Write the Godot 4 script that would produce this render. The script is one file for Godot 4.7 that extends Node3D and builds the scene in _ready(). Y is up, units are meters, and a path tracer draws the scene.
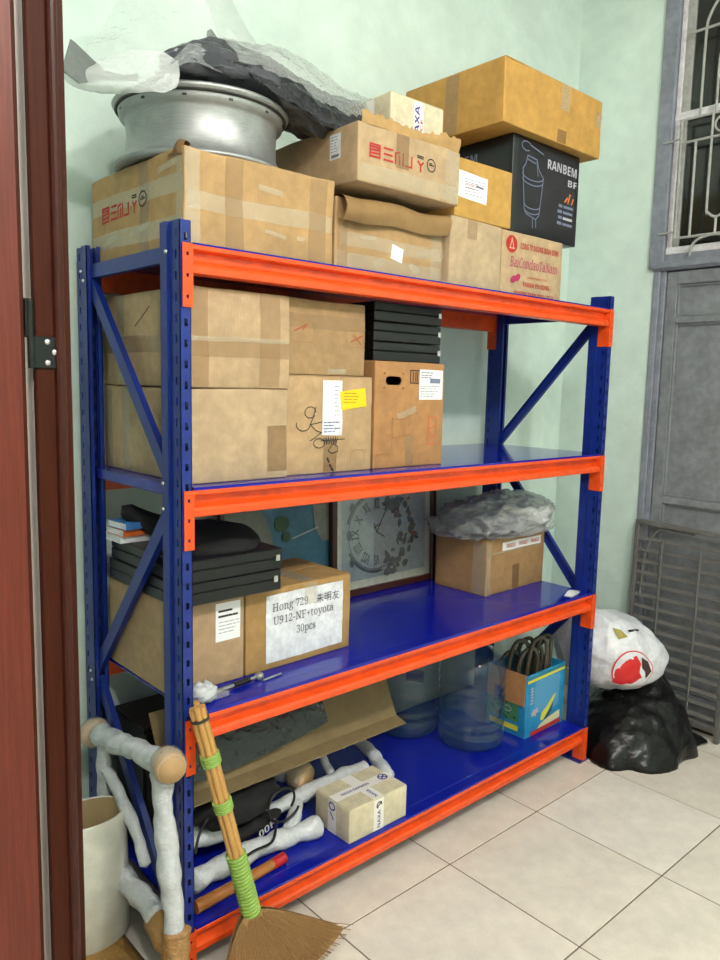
extends Node3D
# A blue and orange storage rack full of cartons, seen through a doorway.
# Axes: x along the rack, y up, z out of the rack towards the room. Metres.

const RL := 1.948      # rack length
const RD := 0.611      # rack depth
const RH := 1.983      # rack post height
const BEAM := [0.150, 0.745, 1.337, 1.930]   # tops of the beams
const DECK := [0.157, 0.755, 1.344, 1.934]   # tops of the shelves
const XL := -0.46      # inner face of left wall
const XO := -0.5015     # outer (hall) face of left wall
const XR := 2.62       # right wall
const ZB := -0.66      # back wall
const ZF := 4.0        # front wall
const CEIL := 3.65

var used := {}
var M := {}
var T := {}

# ------------------------------------------------------------------ _ready
func _ready() -> void:
	setup_view()
	make_textures()
	make_materials()
	build_room()
	build_lamps()
	build_right_door()
	build_entry_door()
	build_rack()
	build_top_shelf()
	build_third_shelf()
	build_second_shelf()
	build_bottom_shelf()
	build_floor_things()

func setup_view() -> void:
	var cam := Camera3D.new()
	cam.name = "camera"
	add_child(cam)
	cam.position = Vector3(-0.9137, 1.6077, 1.6561)
	cam.basis = Basis.from_euler(Vector3(-0.1256, -0.7352, 0.0227))
	cam.fov = rad_to_deg(2.0 * atan(480.0 / 758.93))
	cam.near = 0.02
	cam.far = 60.0
	cam.current = true
	var e := Environment.new()
	e.background_mode = Environment.BG_COLOR
	e.background_color = Color(0.035, 0.037, 0.036)
	e.tonemap_mode = Environment.TONE_MAPPER_LINEAR
	e.tonemap_exposure = 1.0
	e.sdfgi_enabled = true
	e.ssao_enabled = true
	e.ssil_enabled = true
	var we := WorldEnvironment.new()
	we.name = "environment"
	we.environment = e
	add_child(we)

# ------------------------------------------------------------------ nodes
func numbered(n: String) -> String:
	if not used.has(n):
		used[n] = 0
		return n
	used[n] += 1
	return "%s_%03d" % [n, used[n]]

func tag(o: Node, label: String, cat: String, group := "") -> void:
	o.set_meta("label", label)
	o.set_meta("category", cat)
	if group != "":
		o.set_meta("group", group)

func thing(nm: String, label: String, cat: String, pos := Vector3.ZERO, yaw := 0.0, group := "") -> Node3D:
	var o := Node3D.new()
	o.name = numbered(nm)
	add_child(o)
	o.position = pos
	o.rotation.y = yaw
	tag(o, label, cat, group)
	return o

func part(nm: String, mesh: Mesh, mat: Material, parent: Node, pos := Vector3.ZERO) -> MeshInstance3D:
	var o := MeshInstance3D.new()
	o.name = nm
	o.mesh = mesh
	o.material_override = mat
	parent.add_child(o, true)
	o.position = pos
	return o

func single(nm: String, label: String, cat: String, mesh: Mesh, mat: Material, pos := Vector3.ZERO, yaw := 0.0, group := "") -> MeshInstance3D:
	var o := part(numbered(nm), mesh, mat, self, pos)
	o.rotation.y = yaw
	tag(o, label, cat, group)
	return o

func struct(nm: String, mesh: Mesh, mat: Material, parent: Node = self) -> MeshInstance3D:
	var o := part(nm, mesh, mat, parent)
	if parent == self:
		o.set_meta("kind", "structure")
	return o

func struct_root(nm: String) -> Node3D:
	var o := Node3D.new()
	o.name = nm
	add_child(o)
	o.set_meta("kind", "structure")
	return o

# ------------------------------------------------------------------ mesh tools
func S() -> SurfaceTool:
	var s := SurfaceTool.new()
	s.begin(Mesh.PRIMITIVE_TRIANGLES)
	return s

func done(s: SurfaceTool) -> ArrayMesh:
	s.generate_normals()
	return s.commit()

func tri(s: SurfaceTool, a: Vector3, b: Vector3, c: Vector3, outward: Vector3, sg := -1) -> void:
	s.set_smooth_group(sg)
	if (b - a).cross(c - a).dot(outward) > 0.0:
		s.add_vertex(a); s.add_vertex(c); s.add_vertex(b)
	else:
		s.add_vertex(a); s.add_vertex(b); s.add_vertex(c)

func quad(s: SurfaceTool, a: Vector3, b: Vector3, c: Vector3, d: Vector3, outward: Vector3, sg := -1) -> void:
	s.set_smooth_group(sg)
	if (c - a).cross(d - b).dot(outward) > 0.0:
		s.add_vertex(a); s.add_vertex(c); s.add_vertex(b)
		s.add_vertex(a); s.add_vertex(d); s.add_vertex(c)
	else:
		s.add_vertex(a); s.add_vertex(b); s.add_vertex(c)
		s.add_vertex(a); s.add_vertex(c); s.add_vertex(d)

func uvquad(s: SurfaceTool, p: Array, uv: Array, outward: Vector3) -> void:
	s.set_smooth_group(-1)
	var order := [0, 2, 1, 0, 3, 2]
	if (p[2] - p[0]).cross(p[3] - p[1]).dot(outward) <= 0.0:
		order = [0, 1, 2, 0, 2, 3]
	for i in order:
		s.set_uv(uv[i])
		s.add_vertex(p[i])

# chamfered box
func box(s: SurfaceTool, c: Vector3, size: Vector3, b := 0.0, bs := Basis.IDENTITY) -> void:
	var h := size * 0.5
	b = minf(b, minf(h.x, minf(h.y, h.z)) * 0.9)
	var f := func(x: float, y: float, z: float) -> Vector3: return c + bs * Vector3(x, y, z)
	for k in 3:
		for sg in [-1.0, 1.0]:
			var pts := []
			for q in [[-1, -1], [1, -1], [1, 1], [-1, 1]]:
				var v := Vector3.ZERO
				v[k] = sg * h[k]
				v[(k + 1) % 3] = q[0] * (h[(k + 1) % 3] - b)
				v[(k + 2) % 3] = q[1] * (h[(k + 2) % 3] - b)
				pts.append(c + bs * v)
			var n := Vector3.ZERO
			n[k] = sg
			quad(s, pts[0], pts[1], pts[2], pts[3], bs * n)
	if b <= 0.0:
		return
	for k in 3:
		var i := (k + 1) % 3
		var j := (k + 2) % 3
		for si in [-1.0, 1.0]:
			for sj in [-1.0, 1.0]:
				var pts := []
				for q in [[-1, 0], [1, 0], [1, 1], [-1, 1]]:
					var v := Vector3.ZERO
					v[k] = q[0] * (h[k] - b)
					v[i] = si * (h[i] - (b if q[1] == 1 else 0.0))
					v[j] = sj * (h[j] - (0.0 if q[1] == 1 else b))
					pts.append(c + bs * v)
				var n := Vector3.ZERO
				n[i] = si
				n[j] = sj
				quad(s, pts[0], pts[1], pts[2], pts[3], bs * n)
	for sx in [-1.0, 1.0]:
		for sy in [-1.0, 1.0]:
			for sz in [-1.0, 1.0]:
				tri(s, f.call(sx * h.x, sy * (h.y - b), sz * (h.z - b)), f.call(sx * (h.x - b), sy * h.y, sz * (h.z - b)), f.call(sx * (h.x - b), sy * (h.y - b), sz * h.z), bs * Vector3(sx, sy, sz))

func box_mesh(size: Vector3, b := 0.0, c := Vector3.ZERO) -> ArrayMesh:
	var s := S()
	box(s, c, size, b)
	return done(s)

# a box between two corners
func span(s: SurfaceTool, a: Vector3, b: Vector3, bev := 0.0) -> void:
	box(s, (a + b) * 0.5, (b - a).abs(), bev)

func span_mesh(a: Vector3, b: Vector3, bev := 0.0) -> ArrayMesh:
	var s := S()
	span(s, a, b, bev)
	return done(s)

# profile in (u, v) swept straight from a to b; ux, vy are the profile's axes
func extrude(s: SurfaceTool, prof: PackedVector2Array, a: Vector3, b: Vector3, ux: Vector3, vy: Vector3) -> void:
	var n := prof.size()
	var area := 0.0
	for i in n:
		area += prof[i].cross(prof[(i + 1) % n])
	for i in n:
		var p := prof[i]
		var q := prof[(i + 1) % n]
		var e := q - p
		var out2 := Vector2(e.y, -e.x) * signf(area)
		var out := ux * out2.x + vy * out2.y
		quad(s, a + ux * p.x + vy * p.y, a + ux * q.x + vy * q.y, b + ux * q.x + vy * q.y, b + ux * p.x + vy * p.y, out)
	var idx := Geometry2D.triangulate_polygon(prof)
	for k in range(0, idx.size(), 3):
		for end in 2:
			var o := a if end == 0 else b
			var pts := []
			for j in 3:
				pts.append(o + ux * prof[idx[k + j]].x + vy * prof[idx[k + j]].y)
			tri(s, pts[0], pts[1], pts[2], (a - b) * (1.0 if end == 0 else -1.0))

func smooth_path(pts: Array, per: int) -> Array:
	if per <= 1:
		return pts
	var out := []
	for i in pts.size() - 1:
		var p0: Vector3 = pts[maxi(i - 1, 0)]
		var p1: Vector3 = pts[i]
		var p2: Vector3 = pts[i + 1]
		var p3: Vector3 = pts[mini(i + 2, pts.size() - 1)]
		for k in per:
			out.append(p1.cubic_interpolate(p2, p0, p3, float(k) / per))
	out.append(pts[-1])
	return out

# round tube along a path; radius: number or Callable(t 0..1); wob: lumps (amount, noise)
func tube(s: SurfaceTool, path: Array, radius, sides := 10, per := 1, lump := 0.0, noise: FastNoiseLite = null, flat := 1.0, rounded := false) -> void:
	var p := smooth_path(path, per)
	var n := p.size()
	var t0: Vector3 = (p[1] - p[0]).normalized()
	var up := Vector3.UP if absf(t0.y) < 0.9 else Vector3.RIGHT
	var side := t0.cross(up).normalized()
	var rings := []
	for i in n:
		var a: Vector3 = p[maxi(i - 1, 0)]
		var b: Vector3 = p[mini(i + 1, n - 1)]
		var t := (b - a).normalized()
		side = (side - t * side.dot(t)).normalized()
		var oth := side.cross(t).normalized()
		var f := float(i) / (n - 1)
		var r: float = radius.call(f) if radius is Callable else radius
		var ring := []
		for k in sides:
			var an := TAU * k / sides
			var d := side * cos(an) * flat + oth * sin(an)
			var q: Vector3 = p[i] + d * r
			if noise:
				q += d * lump * noise.get_noise_3dv(q * 100.0)
			ring.append(q)
		rings.append(ring)
	for i in n - 1:
		for k in sides:
			var m := (k + 1) % sides
			var out: Vector3 = rings[i][k] + rings[i][m] - p[i] * 2.0
			quad(s, rings[i][k], rings[i][m], rings[i + 1][m], rings[i + 1][k], out, 1)
	for end in 2:
		var i := 0 if end == 0 else n - 1
		var dir: Vector3 = (p[0] - p[1]) if end == 0 else (p[n - 1] - p[n - 2])
		var tip: Vector3 = p[i] + (dir.normalized() * (rings[i][0] - p[i]).length() * 0.6 if rounded else Vector3.ZERO)
		for k in sides:
			tri(s, tip, rings[i][k], rings[i][(k + 1) % sides], dir, 1 if rounded else -1)

# profile of (radius, height) turned about y at c
func lathe(s: SurfaceTool, prof: Array, segs: int, c := Vector3.ZERO, bs := Basis.IDENTITY, sg := 1) -> void:
	for i in prof.size() - 1:
		var a: Vector2 = prof[i]
		var b: Vector2 = prof[i + 1]
		var e := b - a
		for k in segs:
			var t0 := TAU * k / segs
			var t1 := TAU * (k + 1) / segs
			var d0 := Vector3(cos(t0), 0, sin(t0))
			var d1 := Vector3(cos(t1), 0, sin(t1))
			var out := (d0 + d1) * 0.5 * e.y + Vector3(0, -e.x, 0)
			var p := [d0 * a.x + Vector3(0, a.y, 0), d1 * a.x + Vector3(0, a.y, 0), d1 * b.x + Vector3(0, b.y, 0), d0 * b.x + Vector3(0, b.y, 0)]
			if a.x < 1e-5:
				tri(s, c + bs * p[0], c + bs * p[2], c + bs * p[3], bs * out, sg)
			elif b.x < 1e-5:
				tri(s, c + bs * p[0], c + bs * p[1], c + bs * p[2], bs * out, sg)
			else:
				quad(s, c + bs * p[0], c + bs * p[1], c + bs * p[2], c + bs * p[3], bs * out, sg)

# smooth sheet through rows of control points, displaced by f(point, u, v)
func patch(s: SurfaceTool, rows: Array, nu: int, nv: int, f: Callable, outward := Vector3.UP) -> void:
	var nr := rows.size()
	var grid := []
	for j in nv + 1:
		var v := float(j) / nv * (nr - 1)
		var j0 := mini(int(v), nr - 2)
		var fv := v - j0
		var line := []
		for i in nu + 1:
			var cols := []
			for r in [maxi(j0 - 1, 0), j0, j0 + 1, mini(j0 + 2, nr - 1)]:
				var row: Array = rows[r]
				var u := float(i) / nu * (row.size() - 1)
				var i0 := mini(int(u), row.size() - 2)
				var a: Vector3 = row[i0]
				var pre: Vector3 = row[maxi(i0 - 1, 0)]
				var b: Vector3 = row[i0 + 1]
				var post: Vector3 = row[mini(i0 + 2, row.size() - 1)]
				cols.append(a.cubic_interpolate(b, pre, post, u - i0))
			var p: Vector3 = cols[1].cubic_interpolate(cols[2], cols[0], cols[3], fv)
			if f.is_valid():
				p = f.call(p, float(i) / nu, float(j) / nv)
			line.append(p)
		grid.append(line)
	for j in nv:
		for i in nu:
			var a: Vector3 = grid[j][i]
			var b: Vector3 = grid[j][i + 1]
			var c: Vector3 = grid[j + 1][i + 1]
			var d: Vector3 = grid[j + 1][i]
			s.set_smooth_group(1)
			s.add_vertex(a); s.add_vertex(b); s.add_vertex(c)
			s.add_vertex(a); s.add_vertex(c); s.add_vertex(d)

# closed lump: f(direction) gives the surface point
func blob(s: SurfaceTool, nu: int, nv: int, f: Callable, centre: Vector3) -> void:
	var g := []
	for j in nv + 1:
		var th := PI * j / nv
		var row := []
		for i in nu:
			var ph := TAU * i / nu
			row.append(f.call(Vector3(sin(th) * cos(ph), cos(th), sin(th) * sin(ph))))
		g.append(row)
	for j in nv:
		for i in nu:
			var k := (i + 1) % nu
			var a: Vector3 = g[j][i]
			var b: Vector3 = g[j][k]
			var c: Vector3 = g[j + 1][k]
			var d: Vector3 = g[j + 1][i]
			var out := (a + b + c + d) * 0.25 - centre
			if j == 0:
				tri(s, a, c, d, out, 1)
			elif j == nv - 1:
				tri(s, a, b, c, out, 1)
			else:
				quad(s, a, b, c, d, out, 1)

func noise(seed_: int, freq: float, ridged := false, oct := 3) -> FastNoiseLite:
	var n := FastNoiseLite.new()
	n.seed = seed_
	n.noise_type = FastNoiseLite.TYPE_SIMPLEX_SMOOTH
	n.frequency = freq
	n.fractal_type = FastNoiseLite.FRACTAL_RIDGED if ridged else FastNoiseLite.FRACTAL_FBM
	n.fractal_octaves = oct
	return n

# ------------------------------------------------------------------ textures
func tex_from(w: int, h: int, f: Callable) -> ImageTexture:
	var im := Image.create(w, h, false, Image.FORMAT_RGB8)
	for y in h:
		for x in w:
			im.set_pixel(x, y, f.call(x, y))
	im.generate_mipmaps()
	return ImageTexture.create_from_image(im)

func seamless(n: FastNoiseLite, size: int) -> Image:
	return n.get_seamless_image(size, size)

func grey_tex(imgs: Array, weights: Array, base: float, size: int) -> ImageTexture:
	return tex_from(size, size, func(x, y):
		var v := base
		for i in imgs.size():
			v += weights[i] * (imgs[i].get_pixel(x, y).r - 0.5)
		v = clampf(v, 0.0, 1.0)
		return Color(v, v, v))

func height_tex(img: Image, strength: float) -> ImageTexture:
	var im := img.duplicate()
	im.convert(Image.FORMAT_RGBA8)
	im.bump_map_to_normal_map(strength)
	im.generate_mipmaps()
	return ImageTexture.create_from_image(im)

func make_textures() -> void:
	var big := seamless(noise(11, 0.008, false, 4), 512)
	var mid := seamless(noise(12, 0.03, false, 4), 512)
	var fine := seamless(noise(13, 0.25, false, 2), 512)
	var rid := seamless(noise(14, 0.012, true, 3), 512)
	var rid2 := seamless(noise(15, 0.022, true, 3), 512)
	# cardboard: fibres, faint flutes and handling marks
	T.card = tex_from(512, 512, func(x, y):
		var v: float = 0.91 + 0.10 * (big.get_pixel(x, y).r - 0.5) + 0.10 * (mid.get_pixel(x, y).r - 0.5) + 0.07 * (fine.get_pixel(x, (y * 6) % 512).r - 0.5)
		v += 0.008 * sin(TAU * x / 8.0)
		var r: float = rid2.get_pixel(x, y).r
		var scuff := clampf((r - 0.86) * 5.0, 0.0, 1.0) * 0.10
		return Color(clampf(v + scuff, 0, 1), clampf(v + scuff * 1.05, 0, 1), clampf(v + scuff * 1.2, 0, 1)))
	T.card_n = height_tex(mid, 2.0)
	T.wall = tex_from(512, 512, func(x, y):
		var v: float = 0.95 + 0.06 * (big.get_pixel(x, y).r - 0.5) + 0.04 * (mid.get_pixel(x, y).r - 0.5) + 0.02 * (fine.get_pixel(x, y).r - 0.5)
		return Color(v, v, v))
	T.tile = tex_from(512, 512, func(x, y):
		var v: float = 0.96 + 0.07 * (big.get_pixel(x, y).r - 0.5) + 0.05 * (mid.get_pixel(x, y).r - 0.5)
		var fl: float = fine.get_pixel(x, y).r
		v += 0.05 * (fl - 0.5)
		var k := clampf((mid.get_pixel((x * 3) % 512, (y * 3) % 512).r - 0.62) * 4.0, 0.0, 1.0)
		return Color(clampf(v, 0, 1), clampf(v * (1.0 - 0.012 * k), 0, 1), clampf(v * (1.0 - 0.04 * k), 0, 1)))
	T.wood = tex_from(512, 512, func(x, y):
		var g: float = fine.get_pixel(x, y).r
		var b: float = mid.get_pixel((x * 2) % 512, y).r
		var v: float = 0.88 + 0.14 * (g - 0.5) + 0.22 * (b - 0.5)
		return Color(clampf(v, 0, 1), clampf(v * 0.97, 0, 1), clampf(v * 0.93, 0, 1)))
	T.crumple = height_tex(rid, 14.0)
	T.crumple_fine = height_tex(rid2, 9.0)
	T.lump = height_tex(mid, 6.0)
	T.fabric = height_tex(fine, 3.0)
	T.smudge = grey_tex([big, mid], [0.5, 0.35], 0.55, 512)
	T.paint = grey_tex([big, mid, fine], [0.14, 0.10, 0.04], 0.94, 512)
	T.metal = tex_from(512, 512, func(x, y):
		var v: float = 0.85 + 0.20 * (fine.get_pixel((x / 12) % 512, (y * 2) % 512).r - 0.5) + 0.2 * (big.get_pixel(x, y).r - 0.5)
		return Color(clampf(v, 0, 1), clampf(v, 0, 1), clampf(v, 0, 1)))
	T.straw = tex_from(512, 512, func(x, y):
		var v: float = 0.88 + 0.45 * (fine.get_pixel(x, y).r - 0.5)
		return Color(clampf(v, 0, 1), clampf(v * 0.98, 0, 1), clampf(v * 0.93, 0, 1)))
	T.bubble = tex_from(256, 256, func(x, y):
		var cx: float = fmod(x + (16 if (y / 28) % 2 == 1 else 0), 32) - 16.0
		var cy: float = fmod(y, 28) - 14.0
		var d := clampf(1.0 - (cx * cx + cy * cy) / 150.0, 0.0, 1.0)
		var v: float = 0.3 + 0.6 * sqrt(d)
		return Color(v, v, v))
	T.weathered = tex_from(256, 512, func(x, y):
		var v: float = 0.88 + 0.16 * (fine.get_pixel((x * 2) % 512, y).r - 0.5) + 0.14 * (mid.get_pixel((x * 2) % 512, y).r - 0.5)
		v += 0.14 * (big.get_pixel((x * 2) % 512, y).r - 0.5)
		return Color(clampf(v, 0, 1), clampf(v, 0, 1), clampf(v, 0, 1)))

func mat(c: Color, rough := 0.6, metal := 0.0) -> StandardMaterial3D:
	var m := StandardMaterial3D.new()
	m.albedo_color = c
	m.roughness = rough
	m.metallic = metal
	return m

func tmat(c: Color, rough: float, t: Texture2D, scale: float, nrm: Texture2D = null, nscale := 1.0, metal := 0.0, world := false) -> StandardMaterial3D:
	var m := mat(c, rough, metal)
	m.albedo_texture = t
	m.uv1_triplanar = true
	m.uv1_world_triplanar = world
	m.uv1_scale = Vector3.ONE * scale
	if nrm:
		m.normal_enabled = true
		m.normal_texture = nrm
		m.normal_scale = nscale
	return m

func rgb(r: int, g: int, b: int) -> Color:
	return Color(r / 255.0, g / 255.0, b / 255.0)

func card(c: Color, k := 0) -> StandardMaterial3D:
	var m := tmat(Color(c.r * 0.945, c.g * 0.93, c.b * 0.91), 0.78, T.card, 1.6, T.card_n, 0.35)
	m.uv1_offset = Vector3(0.37 * k, 0.61 * k, 0.17 * k)
	return m

func film(c: Color, a: float, rough := 0.18, nrm: Texture2D = null, ns := 1.0, sc := 3.0) -> StandardMaterial3D:
	var m := mat(Color(c.r, c.g, c.b, a), rough)
	m.transparency = BaseMaterial3D.TRANSPARENCY_ALPHA
	m.cull_mode = BaseMaterial3D.CULL_DISABLED
	if nrm:
		m.uv1_triplanar = true
		m.uv1_scale = Vector3.ONE * sc
		m.normal_enabled = true
		m.normal_texture = nrm
		m.normal_scale = ns
	return m

func make_materials() -> void:
	M.wall = tmat(rgb(222, 240, 230), 0.7, T.wall, 0.6, T.lump, 0.12, 0.0, true)
	M.hallwall = tmat(rgb(226, 214, 208), 0.75, T.wall, 0.6, null, 1.0, 0.0, true)
	M.ceiling = tmat(rgb(235, 236, 232), 0.8, T.wall, 0.5, null, 1.0, 0.0, true)
	M.grout = tmat(rgb(118, 104, 88), 0.9, T.wall, 3.0)
	M.tiles = []
	for k in 4:
		var c: Color = [rgb(234, 226, 215), rgb(230, 221, 209), rgb(236, 229, 219), rgb(232, 224, 212)][k]
		var m := tmat(c, 0.32, T.tile, 1.1)
		m.uv1_offset = Vector3(0.31 * k, 0.47 * k, 0.73 * k)
		M.tiles.append(m)
	M.blue = tmat(rgb(18, 44, 132), 0.36, T.paint, 2.0, T.lump, 0.06)
	M.deck = mat(rgb(12, 26, 148), 0.10)
	M.orange = tmat(rgb(240, 84, 26), 0.34, T.paint, 2.0, T.lump, 0.05)
	M.bolt = mat(rgb(205, 205, 205), 0.3, 0.9)
	M.steel = tmat(rgb(190, 192, 192), 0.47, T.metal, 2.0, null, 1.0, 0.75)
	M.darksteel = tmat(rgb(74, 72, 70), 0.5, T.metal, 3.0, null, 1.0, 0.5)
	M.frame_grey = tmat(rgb(146, 151, 163), 0.55, T.weathered, 1.2, T.lump, 0.2)
	M.door_grey = tmat(rgb(138, 142, 147), 0.62, T.weathered, 1.4, T.lump, 0.25)
	M.alu = tmat(rgb(226, 224, 228), 0.4, T.paint, 3.0)
	M.bar = tmat(rgb(172, 172, 168), 0.5, T.paint, 4.0)
	M.rackgrey = tmat(rgb(114, 112, 108), 0.55, T.weathered, 2.0)
	M.night_glass = film(rgb(50, 50, 46), 0.45, 0.12)
	M.redwood = tmat(rgb(106, 46, 34), 0.42, T.wood, 0.9)
	M.redwood.metallic_specular = 0.4
	M.redwood.uv1_scale = Vector3(4.0, 0.25, 4.0)
	M.darkwood = tmat(rgb(66, 28, 14), 0.55, T.wood, 1.0)
	M.darkwood.metallic_specular = 0.25
	M.darkwood.uv1_scale = Vector3(6.0, 0.3, 6.0)
	M.jamb_edge = tmat(rgb(64, 28, 20), 0.36, T.wood, 1.0)
	M.jamb_edge.metallic_specular = 0.35
	M.blackmetal = mat(rgb(20, 26, 24), 0.4, 0.4)
	M.black = tmat(rgb(14, 15, 18), 0.35, T.paint, 3.0, T.fabric, 0.15)
	M.blackmatte = tmat(rgb(16, 16, 18), 0.85, T.paint, 3.0, T.fabric, 0.5)
	M.blackbox = tmat(rgb(20, 21, 26), 0.30, T.paint, 2.0)
	M.white = mat(rgb(236, 236, 238), 0.55)
	M.paper = tmat(rgb(232, 234, 240), 0.7, T.paint, 3.0, T.lump, 0.25)
	M.yellow = mat(rgb(246, 200, 20), 0.5)
	M.tape = film(rgb(178, 138, 90), 0.36, 0.16, T.crumple_fine, 0.25, 4.0)
	M.cleartape = film(rgb(222, 208, 178), 0.28, 0.14, T.crumple_fine, 0.5, 5.0)
	M.browntape = film(rgb(150, 108, 58), 0.42, 0.2, T.crumple_fine, 0.25, 4.0)
	M.whitetape = mat(rgb(236, 232, 226), 0.35)
	M.ink_red = mat(rgb(176, 40, 38), 0.7)
	M.ink_black = mat(rgb(44, 40, 38), 0.7)
	M.ink_grey = mat(rgb(110, 112, 118), 0.7)
	M.ink_blue = mat(rgb(54, 50, 128), 0.6)
	M.ink_magenta = mat(rgb(170, 44, 90), 0.7)
	M.ink_white = mat(rgb(176, 176, 186), 0.6)
	M.ink_pale = mat(rgb(112, 120, 144), 0.6)
	M.ink_orange = mat(rgb(214, 120, 54), 0.6)
	M.cream_card = tmat(rgb(226, 214, 182), 0.7, T.card, 1.8, T.card_n, 0.2)
	M.film = film(rgb(228, 232, 230), 0.2, 0.16, T.crumple, 0.8, 4.0)
	M.film_thick = film(rgb(224, 228, 226), 0.55, 0.2, T.crumple, 0.9, 4.0)
	M.film_grey = film(rgb(184, 187, 190), 0.32, 0.22, T.crumple, 1.0, 4.0)
	M.greyplastic = tmat(rgb(72, 74, 80), 0.26, T.paint, 3.0, T.crumple, 0.5)
	M.darkplastic = tmat(rgb(44, 45, 50), 0.24, T.paint, 3.0, T.crumple, 0.4)
	M.darksheet = tmat(rgb(36, 36, 40), 0.24, T.paint, 3.0, T.crumple, 0.3)
	M.greypanel = tmat(rgb(92, 100, 95), 0.5, T.paint, 3.0)
	M.wrap = tmat(rgb(208, 211, 214), 0.3, T.paint, 4.0, T.bubble, 0.35)
	M.wrap.normal_texture = T.crumple_fine
	M.wrap.normal_scale = 0.5
	M.wrap.uv1_scale = Vector3.ONE * 5.0
	M.brownwrap = tmat(rgb(178, 134, 82), 0.3, T.card, 4.0, T.crumple_fine, 0.8)
	M.woodend = tmat(rgb(206, 170, 126), 0.55, T.straw, 6.0)
	M.bamboo = tmat(rgb(214, 166, 98), 0.42, T.straw, 3.0)
	M.bamboo.uv1_scale = Vector3(14, 0.8, 14)
	M.straw = tmat(rgb(178, 140, 92), 0.75, T.straw, 3.0)
	M.loose_straw = tmat(rgb(158, 120, 76), 0.75, T.straw, 4.0)
	M.green = mat(rgb(138, 172, 78), 0.4)
	M.bin = tmat(rgb(224, 222, 208), 0.32, T.paint, 1.2)
	M.bin_in = mat(rgb(184, 160, 120), 0.5)
	M.kraft = tmat(rgb(172, 130, 72), 0.4, T.card, 3.0, T.crumple, 0.7)
	M.bagblack = tmat(rgb(13, 13, 14), 0.28, T.paint, 2.0, T.crumple, 0.28)
	M.bagblack.metallic_specular = 0.4
	M.bagwhite = tmat(rgb(236, 237, 244), 0.32, T.paint, 3.0, T.crumple, 0.28)
	M.bagwhite.backlight_enabled = true
	M.bagwhite.backlight = Color(0.3, 0.3, 0.32)
	M.bagred = mat(rgb(206, 30, 34), 0.3)
	M.bagdark = mat(rgb(60, 30, 30), 0.4)
	M.bottle = film(rgb(44, 74, 106), 0.30, 0.05)
	M.bottlecap = mat(rgb(60, 90, 150), 0.4)
	M.hose = tmat(rgb(78, 74, 60), 0.5, T.paint, 4.0)
	M.pic_frame = tmat(rgb(74, 36, 24), 0.35, T.wood, 2.0)
	M.canvas = tmat(rgb(168, 174, 178), 0.7, T.paint, 6.0, T.fabric, 0.3)
	M.mat_cream = tmat(rgb(226, 222, 202), 0.7, T.paint, 5.0)
	M.pic_blue = tmat(rgb(66, 118, 140), 0.5, T.paint, 2.0)
	M.pic_sand = tmat(rgb(140, 138, 124), 0.5, T.paint, 2.0)
	M.pic_leaf = mat(rgb(58, 88, 54), 0.6)
	M.flower = mat(rgb(122, 70, 50), 0.7)
	M.leaf = mat(rgb(66, 72, 66), 0.7)
	M.glass = film(rgb(200, 210, 210), 0.06, 0.04)
	M.cord = mat(rgb(14, 14, 15), 0.4)
	M.printblue = tmat(rgb(40, 140, 190), 0.35, T.paint, 2.0)
	M.printgreen = mat(rgb(70, 130, 90), 0.5)
	M.printyellow = mat(rgb(214, 206, 60), 0.5)
	M.stickwood = tmat(rgb(190, 122, 60), 0.4, T.straw, 3.0)
	M.redpaint = mat(rgb(180, 30, 34), 0.4)
	M.orangebook = mat(rgb(214, 100, 40), 0.5)
	M.bluebook = mat(rgb(60, 120, 190), 0.5)
	M.olivecard = tmat(rgb(132, 112, 76), 0.75, T.card, 1.4, T.card_n, 0.4)

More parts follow.
